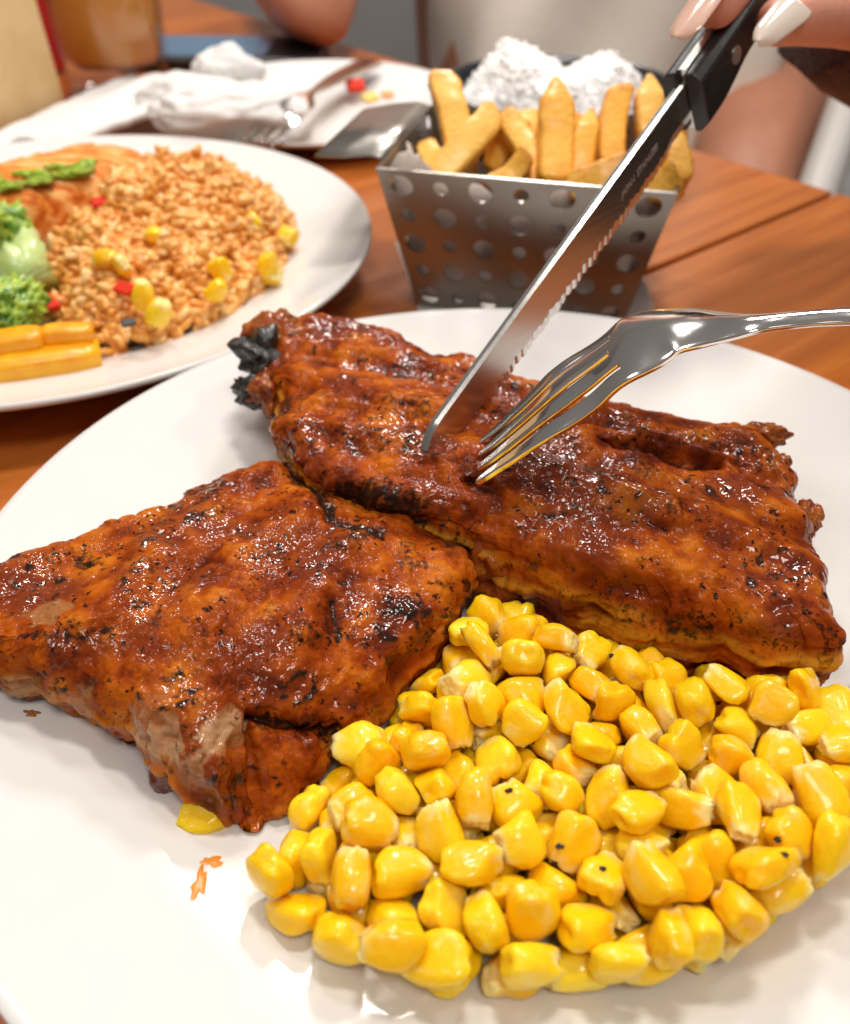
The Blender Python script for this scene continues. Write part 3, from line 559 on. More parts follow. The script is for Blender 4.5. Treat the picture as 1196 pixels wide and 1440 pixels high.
# ------------------------------------------------------------------ steak knife
CAMR = np.array([1., 0, 0]); CAMU = np.array([0, sP, cP]); CAMW = np.array([0, cP, -sP])
def build_knife():
    T = at(578, 640, .0425); H = dp(958, 118, .262); a = H - T; L = np.linalg.norm(a); a /= L
    e0 = -CAMU - (-CAMU @ a) * a; e0 /= np.linalg.norm(e0); n0 = np.cross(a, e0); s = R_(30)
    e = math.cos(s) * e0 + math.sin(s) * n0; n = np.cross(a, e)
    W = lambda x, y, z: T + a * x + n * y + e * z
    kn = empty('steak_knife', T); tag(kn, 'serrated steak knife with black handle cutting into the right slab', 'knife')
    # blade: spine at z=0, edge at z=width, slight taper to a rounded tip
    N = 700; rows = []; bl = L + .004
    for i in range(N):
        x = bl * i / (N - 1)
        wv = .0030 + .0105 * min(1, (x / .014)) ** .55 + .0016 * sstep(.02, .11, x)
        ser = 0
        if .014 < x < L - .017:
            u = (x / .0030) % 1.0; ser = .0008 * (abs(math.sin(math.pi * u)) ** .6) + .0003 * math.sin(x * 700)
        z1 = wv - .0010 + ser
        if x > L - .015: z1 -= .0016 * sstep(L - .017, L - .010, x)
        z0 = .0062 * max(0, 1 - x / .012) ** 2.0
        th = .00135
        zb = z1 - .0036
        rows.append(np.array([W(x, th, z0), W(x, th, max(zb, z0 + .0003)), W(x, .00008, z1), W(x, -.00008, z1), W(x, -th, max(zb, z0 + .0003)), W(x, -th, z0), W(x, 0, z0 - .0001)]))
    V, F = loft(rows); b = obj('blade', V, F, BLADE, kn, False)
    # etched lettering on the blade side towards the camera
    cu = bpy.data.curves.new('etch', 'FONT'); cu.body = 'JAPAN  STAINLESS'; cu.size = .0026; cu.extrude = .00003; cu.shear = .3; cu.align_x = 'CENTER'; cu.align_y = 'CENTER'
    tmp = bpy.data.objects.new('etch', cu); COL.objects.link(tmp); dg = bpy.context.evaluated_depsgraph_get(); me = bpy.data.meshes.new_from_object(tmp.evaluated_get(dg)); bpy.data.objects.remove(tmp)
    Vt = np.array([v.co[:] for v in me.vertices]); Ft = [tuple(p.vertices) for p in me.polygons]
    Vw = np.array([W(L - .030 + p[0], -.00139 - p[2], .0062 - p[1]) for p in Vt])
    obj('etched_lettering', Vw, Ft, simple('etching', (.58, .55, .52), .40, .9), kn, False)
    # handle: two black scales either side of the tang, faceted octagon section
    HB = NT('black_handle'); hc = HB.coord(); HB.p(Base_Color=(.013, .014, .014, 1), Roughness=HB.ramp(HB.noise(hc, 160, 4), [(.35, .28), (.7, .46)]), Normal=HB.bump(HB.noise(hc, 500, 4), .12, .0006)); HB = HB.m
    hl = .105
    def sec(x, side):
        u = x / hl
        top = -.0030 - .0006 * math.sin(u * 3.1); bot = .0165 - .0040 * sstep(.06, .30, u) + .0030 * sstep(.7, 1.0, u)
        t = .0068 - .0006 * sstep(.1, .4, u); ch = .0024
        if u < .02: pass
        p = [(.0013, top), (t - ch, top), (t, top + ch), (t, bot - ch * 1.4), (t - ch * 1.4, bot), (.0013, bot)]
        return np.array([W(L + x, side * y, z) for y, z in p])
    for side in (1, -1):
        xs = list(np.linspace(0, hl, 30)); V, F = loft([sec(x, side) for x in xs]); bevel(obj('handle_scale', V, F, HB, kn, False), .0007, 2)
    rows = []
    for x in np.linspace(.002, hl - .001, 24):
        u = x / hl; top = -.0032 - .0006 * math.sin(u * 3.1); bot = .0166 - .0040 * sstep(.06, .30, u) + .0030 * sstep(.7, 1.0, u)
        rows.append(np.array([W(L + x, y, z) for y, z in ((.00134, top), (.00134, bot), (-.00134, bot), (-.00134, top))]))
    V, F = loft(rows); obj('tang', V, F, BLADE, kn, False)
    for x in (.020, .055, .088):
        rows = []
        for dy in (.0055, .00705):
            ang = np.linspace(0, 2 * np.pi, 20, endpoint=False)
            rows.append(np.array([W(L + x + .0026 * math.cos(q), -dy + (0.0003 if x > .03 else 0), .0050 + .0026 * math.sin(q)) for q in ang]))
        V, F = loft(rows); obj('rivet', V, F, simple('rivet_metal', (.62, .66, .62), .35, .9), kn, False)
    return T, a, n, e, L
KN = build_knife()

# ------------------------------------------------------------------ dinner forks
def build_fork(ctrl, label, mat, wscale=1.0, roll=0.0):
    P = spline([(*at(a, b, z), 0) for a, b, z in ctrl], 240, False)[:, :3]
    sl = np.concatenate([[0], np.cumsum(np.linalg.norm(np.diff(P, axis=0), axis=1))])
    cen = lambda s: np.array([np.interp(s, sl, P[:, k]) for k in range(3)])
    def frame(s):
        t = cen(min(s + .002, sl[-1])) - cen(max(s - .002, 0)); t /= np.linalg.norm(t)
        wd = np.cross(t, (0, 0, 1)); wd /= np.linalg.norm(wd); up = np.cross(wd, t)
        wd2 = math.cos(roll) * wd + math.sin(roll) * up; up2 = -math.sin(roll) * wd + math.cos(roll) * up
        return cen(s), wd2, up2
    _hx = np.linspace(0, .2, 401); _hy = None
    hw0 = lambda s: wscale * (np.interp(s, [0, .027, .043, .050, .060, .068, .076, .088, .104, .14, .19], [.0106, .0116, .0120, .0120, .0104, .0070, .0040, .0034, .0050, .0068, .0095]))
    _pad = hw0(np.linspace(-.02, .22, 481)); _g = np.exp(-(np.arange(-14, 15) / 7.0) ** 2); _g /= _g.sum(); _sm = np.convolve(_pad, _g, 'same'); hw = lambda s: float(np.interp(s, np.linspace(-.02, .22, 481), _sm))
    SLOT = .043; TOT = min(.19, sl[-1])
    def sheetpart(name, s0, s1, ns, slots):
        V = []; F = []; nc = 4 * 4 + 1 if False else 20
        S_ = np.linspace(s0, s1, ns)
        for s in S_:
            Wd = hw(s); c, wd, up = frame(s); full = 2 * Wd; tw = full * .185; gp = (full - 4 * tw) / 3
            tp = float(np.interp(s, [0, .003, .010, .025], [.34, .62, .86, 1.0])); cl = sstep(SLOT - .0035, SLOT, np.array(s)) if slots else 0
            for k in range(4):
                y0 = -Wd + k * (tw + gp); m_ = y0 + tw / 2
                for j in range(5):
                    y = m_ + (j / 4 - .5) * tw * tp
                    V.append(c + wd * y + up * (.0016 * (1 - (y / Wd) ** 2) if s > SLOT - .012 else .0016 * (1 - (y / Wd) ** 2) * max(0, (s - .006) / (SLOT - .018)) ) )
        for i in range(ns - 1):
            for j in range(19):
                if slots and j % 5 == 4 and S_[i] < SLOT + (-.0012 if j == 9 else 0): continue
                F.append((i * 20 + j, i * 20 + j + 1, (i + 1) * 20 + j + 1, (i + 1) * 20 + j))
        o = tag(obj(name, V, F, mat), label, 'fork', 'dinner forks'); md = o.modifiers.new('t', 'SOLIDIFY'); md.thickness = .0016; md.offset = -1
        bv = o.modifiers.new('b', 'BEVEL'); bv.width = .0005; bv.segments = 3; bv.limit_method = 'ANGLE'; bv.angle_limit = R_(50)
    sheetpart('dinner_fork', .0006, TOT, 200, True)
build_fork([(668, 650, .0425), (717, 612, .0510), (770, 571, .0592), (830, 527, .0668), (880, 490, .0735), (930, 465, .0775), (985, 457, .0794), (1050, 455, .0802), (1120, 449, .083), (1200, 443, .086), (1330, 436, .091), (1480, 432, .096)],
           'polished fork stuck into the right slab, its handle leaving at right', CHROME, 1.0, R_(2))
build_fork([(362, 200, .019), (380, 180, .023), (400, 158, .0265), (425, 138, .026), (450, 124, .0235), (480, 106, .021), (515, 90, .020), (548, 74, .021)], 'blurred fork lying on the used back plate', CHROME, 1.0, R_(-8))

# ------------------------------------------------------------------ fry basket
BA = math.atan2(-.026, .105); bx_ = np.array([math.cos(BA), math.sin(BA)]); by_ = np.array([-math.sin(BA), math.cos(BA)])
TL = np.array([-.018, .340]); BW, BD, BH, INS = .110, .086, .0605, .0125
def bpt(u, v, z):
    """u across 0..1, v front-to-back 0..1; the walls lean outwards"""
    k = INS * (1 - z / BH); x = k + u * (BW - 2 * k); y = k + v * (BD - 2 * k)
    q = TL + bx_ * x + by_ * y; return np.array([q[0], q[1], z + .001])
def holed_panel(name, f, nu, nv, holes, parent, th=.0011, seg=16):
    """panel f(u,v)->3D with round holes, each cell a square with a hole, given thickness"""
    bm = bmesh.new(); cache = {}
    def vert(u, v):
        k = (round(u, 5), round(v, 5))
        if k not in cache: cache[k] = bm.verts.new(tuple(f(u, v)))
        return cache[k]
    for i in range(nu):
        for j in range(nv):
            u0, u1, v0, v1 = i / nu, (i + 1) / nu, j / nv, (j + 1) / nv
            h = holes.get((i, j))
            if h is None:
                bm.faces.new([vert(u0, v0), vert(u1, v0), vert(u1, v1), vert(u0, v1)]); continue
            ru, rv = h; cu, cv = (u0 + u1) / 2, (v0 + v1) / 2; out = []; inn = []
            for k in range(seg):
                a = 2 * math.pi * (k + .5) / seg; c, s = math.cos(a), math.sin(a); m = max(abs(c), abs(s))
                inn.append(vert(cu + ru * c, cv + rv * s))
            crn = [(u0, v0), (u1, v0), (u1, v1), (u0, v1)]; q = seg // 4
            # corner k sits between hole points
            for k, (a, b) in enumerate(((5, 0), (1, 0), (1, 1), (0, 1))):
                pass
            cs = [vert(u1, v1), vert(u0, v1), vert(u0, v0), vert(u1, v0)]     # quadrants 0..3
            for k in range(4):
                pts = inn[k * q:(k + 1) * q]
                bm.faces.new([cs[k]] + pts[::-1])
                nx = inn[((k + 1) * q) % seg]
                bm.faces.new([cs[k], cs[(k + 1) % 4], nx, pts[-1]][::-1])
    bmesh.ops.recalc_face_normals(bm, faces=bm.faces)
    me = bpy.data.meshes.new(name); off = np.array(parent.location)
    for v in bm.verts: v.co = tuple(np.array(v.co) - off)
    bm.to_mesh(me); bm.free(); o = link(name, me, STEEL, parent)
    m = o.modifiers.new('t', 'SOLIDIFY'); m.thickness = th; m.offset = 0; return o
def build_basket():
    c = bpt(.5, .5, 0); b = empty('fry_basket', c); tag(b, 'perforated steel basket of fries standing behind the ribs', 'basket')
    rs = random.Random(3); big, sm = .0043, .0027
    def hol(nu, nv, wl, hl):
        H = {}
        for i in range(nu):
            for j in range(nv):
                if j == 0 and False: continue
                r = big if (i + j) % 2 == 0 else sm
                if 0 <= i < nu: H[(i, j)] = (r / wl, r / hl)
        return H
    lean = math.hypot(BH, INS)
    holed_panel('front_wall', lambda u, v: bpt(u, 0, BH * v), 7, 5, hol(7, 5, BW - INS, lean), b)
    holed_panel('back_wall', lambda u, v: bpt(u, 1, BH * v), 7, 5, hol(7, 5, BW - INS, lean), b)
    holed_panel('side_wall', lambda u, v: bpt(0, u, BH * v), 5, 5, hol(5, 5, BD - INS, lean), b)
    holed_panel('side_wall', lambda u, v: bpt(1, u, BH * v), 5, 5, hol(5, 5, BD - INS, lean), b)
    V = [bpt(u, v, .0008) for u, v in ((0, 0), (1, 0), (1, 1), (0, 1))]; o = obj('floor_panel', V, [(0, 1, 2, 3)], STEEL, b, False); m = o.modifiers.new('t', 'SOLIDIFY'); m.thickness = .001
    # bent sauce wing on the left
    rows = []
    for q in np.linspace(0, 1, 12):
        dx = -.030 * q; dz = .0016 * math.sin(min(1, q * 5) * math.pi / 2) - .0045 * max(0, q - .2) ** 1.1
        v0, v1 = .12 + .10 * max(0, q - .55), .98 - .10 * max(0, q - .55)
        rows.append([bpt(0, v, BH) + np.array([bx_[0] * dx, bx_[1] * dx, dz]) for v in (v0, v1)])
    V = np.array(rows).reshape(-1, 3); o = obj('sauce_wing', V, grid_faces(12, 2), STEEL, b); m = o.modifiers.new('t', 'SOLIDIFY'); m.thickness = .0011
    # paper lining, its corners sticking out
    pp = mat_paper('basket_paper', (.84, .78, .74), .8, .5)
    for (f, n) in ((lambda u, v, z: bpt(.03 + .94 * u, .045 + .02 * v, z), 25), (lambda u, v, z: bpt(.045 + .02 * v, .06 + .50 * u, z), 16), (lambda u, v, z: bpt(.955 - .02 * v, .06 + .7 * u, z), 16)):
        rows = []
        for v in np.linspace(0, 1, 9):
            rows.append([f(u, v, (.055 + .0075 * math.sin(u * 9 + n * 1.0 + .8) + .004 * math.sin(u * 23)) * v + .003 * (1 - v)) for u in np.linspace(0, 1, n)])
        V = np.array(rows).reshape(-1, 3); o = obj('paper_lining', V, grid_faces(9, n), pp, b); m = o.modifiers.new('t', 'SOLIDIFY'); m.thickness = .0003
    return pp
PAPER = build_basket()
o_ = obj('paper_sheet', np.array([at(556, 340, .0007), at(600, 470, .0007), at(930, 470, .0007), at(908, 395, .0007), at(860, 330, .0007)]) + 0, [(0, 1, 2, 3, 4)], PAPER, None, False)
m = o_.modifiers.new('t', 'SOLIDIFY'); m.thickness = .0004; tag(o_, 'white paper sheet lying under the fry basket', 'paper')

FRY = NT('fried_potato'); fc = FRY.coord(); fr_ = FRY.rnd(); fn_ = FRY.noise(fc, 75, 5, .65); ff = FRY.noise(fc, 420, 4, .65)
_c = FRY.mix(fr_, (.95, .46, .035), (.97, .60, .11)); _c = FRY.mix(FRY.ramp(fn_, [(.42, 0.0), (.68, 1.0)]), _c, FRY.mix(fr_, (.74, .27, .018), (.92, .47, .07)))
_c = FRY.mix(FRY.math('MULTIPLY', FRY.attr('crisp'), FRY.ramp(ff, [(.25, .35), (.6, 1.0)])), _c, (.56, .19, .018))
FRY.p(Base_Color=_c, Roughness=.42, Specular_IOR_Level=.3, Coat_Weight=.25, Coat_Roughness=.2, Normal=FRY.bump(FRY.math('ADD', ff, fn_), .5, .0016)); FRY = FRY.m
def fry(p0, p1, w_, label, sd, point=True, tw=None):
    p0 = np.asarray(p0); p1 = np.asarray(p1); t = p1 - p0; L = np.linalg.norm(t); t /= L
    a = np.cross(t, CAMW if tw is None else tw); a /= np.linalg.norm(a); b = np.cross(a, t); rs = np.random.RandomState(sd); rows = []
    bend = rs.uniform(-.0022, .0022, 2); sl_ = rs.uniform(-.5, .5)
    for q in np.linspace(0, 1, 18):
        k = 1.0
        if q > .76 and point: k = 1 - .82 * ((q - .76) / .24) ** 1.0
        if q < .08: k = .75 + .25 * q / .08
        if q > .93 and not point: k = 1 - .35 * ((q - .93) / .07) ** 2
        ang = np.linspace(0, 2 * np.pi, 20, endpoint=False); ca, sa = np.cos(ang), np.sin(ang); e = .30
        x = np.sign(ca) * abs(ca) ** e * w_ * k; y = np.sign(sa) * abs(sa) ** e * w_ * .82 * (k ** .5 if point else 1)
        c = p0 + t * L * q + a * bend[0] * math.sin(math.pi * q) + b * bend[1] * math.sin(math.pi * q)
        ring = c + x[:, None] * a + y[:, None] * b + t * (x * sl_ * (q > .5) * (1 if not point else 0))[:, None] * (q - .5) * 2
        ring = ring + (ring - c) * (.09 * fbm(ring * 220 + sd, 3))[:, None]
        rows.append(ring)
    V, F = loft(rows); o = obj('french_fry', V, F, FRY)
    qq = np.repeat(np.linspace(0, 1, 18), 20); an = np.tile(np.linspace(0, 2 * np.pi, 20, endpoint=False), 18); cor = np.abs(np.sin(2 * an)) ** 6
    attr(o.data, 'crisp', np.clip(.75 * cor + .9 * sstep(.86, 1.0, qq) + .25 * (rs.rand() > .7), 0, 1) * rs.uniform(.5, 1.0)); return tag(o, label, 'fry', 'fries in the steel basket')
def fp(px, py, u, v):
    """fry end: pixel at the depth of a basket point"""
    q = bpt(u, v, BH); d = q[1] * cP - (q[2] - HC) * sP; return dp(px, py, d)
fries = [((655, 245, .16, .55), (622, 108, .16, .60), .0074, 'tall upright fry at the left end of the basket', True), ((600, 262, .10, .25), (697, 160, .24, .35), .0070, 'broad fry leaning right at the left of the basket', True),
         ((780, 262, .45, .22), (781, 112, .47, .28), .0080, 'tallest pointed fry standing in the middle of the basket', True), ((765, 262, .42, .32), (708, 165, .28, .40), .0058, 'thin fry leaning left beside the tallest pointed fry', True),
         ((815, 270, .55, .30), (832, 155, .60, .35), .0055, 'dark brown narrow fry right of the tallest fry', True), ((862, 245, .66, .45), (872, 126, .68, .50), .0064, 'golden fry standing behind the knife blade', True),
         ((925, 230, .84, .45), (912, 108, .82, .55), .0066, 'pale fry standing just left of the knife handle', True), ((935, 255, .88, .35), (944, 160, .92, .40), .0062, 'yellow fry end right of the knife blade', False),
         ((905, 262, .76, .14), (955, 245, .98, .14), .0078, 'thick olive fry lying over the right rim of the basket', False), ((800, 268, .50, .14), (880, 240, .75, .15), .0072, 'pale fry lying along the front rim of the basket', False),
         ((588, 248, .06, .30), (660, 228, .22, .45), .0050, 'reddish fry lying low at the left corner of the basket', False), ((730, 240, .34, .6), (748, 160, .40, .65), .0060, 'short fry behind the thin leaning fry', True),
         ((690, 240, .26, .55), (735, 170, .36, .55), .0052, 'crossed fry behind the broad leaning fry', True), ((838, 230, .62, .62), (800, 170, .50, .62), .0058, 'fry behind the dark brown narrow fry', True),
         ((880, 255, .70, .25), (915, 205, .80, .22), .0060, 'short pale fry between the knife blade and the thick olive fry', False), ((690, 262, .24, .18), (742, 215, .36, .2), .0050, 'slim fry lying low in front of the thin leaning fry', False),
         ((640, 250, .16, .40), (600, 205, .06, .5), .0052, 'fry leaning left against the side wall of the basket', False), ((955, 262, .95, .3), (935, 190, .90, .35), .0056, 'golden fry just above the right rim of the basket', False)]
for k, (a, b, wv, lab, pt) in enumerate(fries): fry(fp(*a), fp(*b), wv * .86, lab, 40 + k, pt and k in (2, 4, 6))

# ------------------------------------------------------------------ rice: loose grains on a heap
def grain_heap(name, hfun, pts_px, zedge, n, L, mat, seed, label, cat, base_mat=None, lumps=.004):
    rs = np.random.RandomState(seed); poly = np.array([at(*p, zedge)[:2] for p in pts_px])
    cen = poly.mean(0); lo, hi = poly.min(0), poly.max(0)
    def inside(P):
        c = np.zeros(len(P), bool); j = len(poly) - 1
        for i in range(len(poly)):
            m = ((poly[i, 1] > P[:, 1]) != (poly[j, 1] > P[:, 1])) & (P[:, 0] < (poly[j, 0] - poly[i, 0]) * (P[:, 1] - poly[i, 1]) / (poly[j, 1] - poly[i, 1] + 1e-12) + poly[i, 0]); c ^= m; j = i
        return c
    def edge_d(P):
        d = np.full(len(P), 1e9)
        for i in range(len(poly)):
            a, b = poly[i - 1], poly[i]; ab = b - a; t = np.clip(((P - a) @ ab) / (ab @ ab), 0, 1); d = np.minimum(d, np.linalg.norm(P - a - t[:, None] * ab, axis=1))
        return d
    P = rs.uniform(lo, hi, (n * 4, 2)); P = P[inside(P)][:n]; d = edge_d(P)
    H = lambda P, d: hfun(P) * np.sqrt(np.clip(d / .028, 0, 1)) ** .9 + lumps * fbm(np.column_stack([P * 85, np.full(len(P), seed)]), 3)
    z = zedge + np.maximum(0, H(P, d)) - rs.uniform(0, .0035 if 'fried' in name else .0014, len(P))
    # grain template: two rings of five and two tips
    tv = [(-1, 0, 0)]; 
    for x, r in ((-.55, .8), (.0, 1.0), (.55, .8)):
        for k in range(6): tv.append((x, r * math.cos(k * math.pi / 3), r * math.sin(k * math.pi / 3)))
    tv.append((1, 0, 0)); tv = np.array(tv); tf = []
    for k in range(6):
        k2 = (k + 1) % 6; tf += [(0, 1 + k2, 1 + k), (1 + k, 1 + k2, 7 + k2, 7 + k), (7 + k, 7 + k2, 13 + k2, 13 + k), (19, 13 + k, 13 + k2)]
    V = []; F = []
    for i in range(len(P)):
        az = rs.uniform(0, 6.28); el = rs.normal(0, .6); l = L * rs.uniform(.7, 1.15)
        q = tv * [l, l * .46, l * .42]; q[:, 2] += .25 * l * (tv[:, 0] ** 2) * rs.uniform(-.5, .5)
        M = np.array(Matrix.Rotation(az, 3, 'Z') @ Matrix.Rotation(el, 3, 'Y')); V.append(q @ M.T + [P[i, 0], P[i, 1], z[i]]); F += [tuple(v + 20 * i for v in f) for f in tf]
    V = np.concatenate(V); off = len(V)
    # solid body under the grains
    g = 90; gx, gy = np.meshgrid(np.linspace(lo[0], hi[0], g), np.linspace(lo[1], hi[1], g), indexing='ij'); Q = np.column_stack([gx.ravel(), gy.ravel()])
    ins = inside(Q); hz = np.where(ins, np.maximum(0, H(Q, edge_d(Q))) - (.0026 if 'fried' in name else -.0008), -.006) + zedge
    B = np.column_stack([Q, hz])
    for i in range(g - 1):
        for j in range(g - 1):
            ids = (i * g + j, i * g + j + 1, (i + 1) * g + j + 1, (i + 1) * g + j)
            if ins[list(ids)].all(): F.append(tuple(off + v for v in ids))
    o = obj(name, np.concatenate([V, B]), F, mat)
    attr(o.data, 'grain', np.concatenate([np.repeat(rs.rand(len(P)), 20), np.full(len(B), .25)]))
    tag(o, label, cat, None, 'stuff'); return lambda px, py: None
FR = NT('fried_rice_grain'); FR.p(Base_Color=FR.mix(FR.math('MULTIPLY', FR.noise(FR.coord(), 55, 3), .5), FR.ramp(FR.attr('grain'), [(0.0, (.62, .22, .025)), (.4, (.84, .40, .075)), (.8, (.93, .56, .17)), (1.0, (.95, .68, .32))]), (.80, .34, .05)), Roughness=.4, Coat_Weight=.25, Coat_Roughness=.2); FR = FR.m
def hF(P): return .019 + .012 * np.exp(-((P[:, 0] + .115) ** 2 + (P[:, 1] - .40) ** 2) / .0022)
grain_heap('fried_rice', hF, [(75, 452), (110, 482), (150, 500), (220, 492), (300, 465), (370, 420), (412, 375), (420, 335), (395, 300), (330, 275), (260, 262), (190, 275), (120, 320), (70, 385)], .0085, 3700, .0046, FR, 4,
           'heap of orange brown fried rice on the left plate', 'rice', None, .0080)
WR = NT('white_rice_grain'); WR.p(Base_Color=(.95, .94, .92, 1), Roughness=.9, Specular_IOR_Level=.1); WR = WR.m

# dark dish of white rice behind the basket
DC = at(722, 158, .036)[:2]; DC = np.array([.075, .535])
def build_dish():
    t = simple('black_stoneware', (.014, .015, .018), .25)
    V, F = lathe([(0, .001), (.038, .001), (.048, .004), (.060, .020), (.067, .040), (.068, .043), (.0665, .0435), (.064, .040), (.056, .020), (.044, .007), (0, .006)], 72, (DC[0], DC[1], 0)); tag(obj('rice_dish', V, F, t), 'black dish of white rice behind the fry basket', 'dish')
build_dish()
def hW(P):
    h = np.full(len(P), .006)
    for dx, dy, r, k in ((-.028, .006, .036, .86), (.028, .000, .034, .80), (-.002, -.010, .034, .66), (-.048, -.012, .020, .75), (.050, -.010, .020, .6)):
        d2 = (P[:, 0] - DC[0] - dx) ** 2 + (P[:, 1] - DC[1] - dy) ** 2; h = np.maximum(h, k * np.sqrt(np.maximum(0, r * r - d2)) + .006)
    return h * (1 + .14 * fbm(np.column_stack([P * 55, np.zeros(len(P))]), 2))
ring = [(DC[0] + .060 * math.cos(a), DC[1] + .060 * math.sin(a)) for a in np.linspace(0, 2 * np.pi, 20, endpoint=False)]
_at = at
def at(x, y, z): return np.array([x, y, z]) if abs(x) < 5 and abs(y) < 5 else _at(x, y, z)
grain_heap('white_rice', hW, ring, .022, 4200, .0033, WR, 9, 'two mounds of white rice in the black dish', 'rice', None, .0035)

# ------------------------------------------------------------------ food on the left plate
REDP = simple('red_pepper', (.66, .035, .012), .65, 0, Specular_IOR_Level=.15)
def bit(name, px, py, z, sc, mat, lab, cat, grp, sd, rz):
    V, F = box((0, 0, 0), sc[0], sc[1], sc[2]); V = np.array(V); V = V * (1 + .12 * pn(V * 300 + sd))[:, None]
    M = np.array(Matrix.Rotation(rz, 3, 'Z') @ Matrix.Rotation(.4, 3, 'X')); V = V @ M.T + at(px, py, z)
    return tag(bevel(obj(name, V, F, mat, None, False), sc[2] * .35, 3), lab, cat, grp)
bit('pepper_dice', 142, 287, .033, (.0036, .0026, .0022), REDP, 'small red pepper dice in the rice by the salmon', 'pepper', 'red pepper dice', 1, .4)
bit('pepper_dice', 232, 299, .032, (.0065, .0026, .0022), REDP, 'long red pepper strip in the upper middle of the rice', 'pepper', 'red pepper dice', 2, .1)
bit('pepper_dice', 178, 409, .028, (.0042, .0026, .0022), REDP, 'red pepper dice beside a corn kernel in the lower rice', 'pepper', 'red pepper dice', 3, -.6)
bit('onion_bit', 252, 247, .030, (.0040, .003, .0022), simple('purple_onion', (.16, .03, .06), .4), 'purple onion bit at the far edge of the rice', 'onion', None, 4, .3)
bit('pepper_dice', 62, 430, .018, (.0050, .004, .0022), REDP, 'red pepper dice between broccoli and rice', 'pepper', 'red pepper dice', 5, .8)
bit('herb_bit', 182, 455, .025, (.0025, .0016, .0012), simple('dark_herb', (.012, .014, .01), .5), 'dark herb bit near the front edge of the rice', 'herb', None, 6, .5)
ck = [(215, 322, .034, 'corn kernel in the rice below the red pepper strip'), (168, 363, .035, 'bright corn kernel in the middle of the fried rice'), (200, 405, .032, 'corn kernel beside the lower red pepper dice'), (222, 430, .028, 'corn kernel in the rice near its front edge'),
      (355, 300, .030, 'corn kernel at the far right of the rice'), (404, 325, .022, 'corn kernel at the right end of the rice'), (310, 372, .029, 'corn kernel right of the rice centre'), (375, 368, .024, 'corn kernel on the right slope of the rice'), (305, 400, .026, 'corn kernel low on the right side of the rice'), (145, 357, .034, 'corn kernel half hidden in the rice by the brightest kernel'), (385, 380, .020, 'lowest right corn kernel in the rice')]
for k, (a, b, z, lab) in enumerate(ck):
    o = link('corn_kernel', KERN[k % 16], None, None, at(a, b, z)); o.rotation_euler = (k * 1.3, k * .7, k * 2.1); o.location.z -= .0025; tag(o, lab, 'corn', 'corn kernels mixed in the fried rice')
def build_salmon():
    t = NT('seared_salmon'); c = t.coord('Object', (30, 150, 90), (0, 0, .25)); n = t.noise(c, 1.0, 5, .65, 1.0); n2 = t.noise(t.coord(), 40, 3)
    col = t.ramp(n, [(.40, (.50, .09, .006)), (.48, (.74, .22, .025)), (.56, (.86, .42, .12)), (.66, (.90, .60, .32))]); col = t.mix(t.ramp(n2, [(.55, 0.0), (.75, .6)]), col, (.52, .10, .010))
    t.p(Base_Color=col, Roughness=.6, Specular_IOR_Level=.2, Normal=t.bump(n, .5, .002))
    top = [(228, 246), (200, 226), (140, 222), (70, 236), (0, 258), (-80, 285), (-130, 330), (-90, 360), (0, 330), (70, 310), (140, 292), (200, 268)]
    P = spline([(*at(a, b, .026),) for a, b in top], 90, True); cen = P.mean(0); rows = []
    for s, z, k in [(.0, .040, 1), (.3, .040, 1), (.6, .0385, 1), (.85, .035, 1), (.96, .031, 1), (1.0, .026, 1), (1.0, .017, 1), (.96, .010, 1)]:
        q = cen + (P - cen) * s; q[:, 2] = z + .0025 * fbm(q * 60, 3) * (s > 0) ; rows.append(q + (q - cen) * (.05 * fbm(q * 120, 2))[:, None])
    V, F = loft(rows); o = obj('salmon_fillet', V, F, t.m); tag(o, 'seared orange salmon fillet at the back of the left plate', 'salmon')
    hm = NT('chopped_herb'); hm.p(Base_Color=(.30, .42, .02, 1), Roughness=.5); hm = hm.m
    rs = random.Random(2)
    for k in range(34):
        px = rs.uniform(-10, 130); py = 250 - .18 * px + rs.uniform(-3, 16)
        lump('herb_bit', at(px, py, .0405 + rs.uniform(-.001, .001)), rs.uniform(.0016, .0034), (1.3, .9, .45), hm, o, k, .6)
build_salmon()
def build_broccoli(base, top, r, label, sd):
    base = np.array(base); top = np.array(top); b = empty('broccoli_floret', base); tag(b, label, 'broccoli', 'broccoli florets')
    sm = mat_grain('broccoli_stalk', (.46, .60, .18), (.62, .72, .34), .35, .3); rs = np.random.RandomState(sd)
    gm = NT('broccoli_crown'); gc = gm.coord(); gm.p(Base_Color=gm.mix(gm.ramp(gm.noise(gc, 180, 3), [(.38, 0.0), (.68, 1.0)]), (.11, .26, .015), (.52, .66, .06)), Roughness=.45, Subsurface_Weight=.1, Subsurface_Scale=.003, Coat_Weight=.3, Coat_Roughness=.15); gm = gm.m
    ax = top - base; L = np.linalg.norm(ax); ax /= L
    for k in range(5):
        d = rs.normal(size=3) * .55; e = top + d * r * .7; V, F = tube([base + rs.normal(size=3) * .001, base + ax * L * .5 + d * r * .2, e], [r * .55, r * .42, r * .28], 14); obj('stalk', V, F, sm, b)
    cr = []
    for k in range(7):
        d = rs.normal(size=3); d = d / np.linalg.norm(d); d = d + ax * .9; d /= np.linalg.norm(d); lump('crown', top + d * r * .75, r * .62, (1, 1, .9), gm, b, sd * 7 + k, .55, 3.2)
build_broccoli(at(50, 398, .022), at(2, 345, .034), .0170, 'larger broccoli floret at the left edge with pale stalk', 3)
build_broccoli(at(45, 425, .016), at(8, 448, .021), .0125, 'smaller broccoli floret nearest the carrot sticks', 5)
CAR = mat_grain('carrot', (.86, .34, .006), (.92, .48, .012), .3, .2)
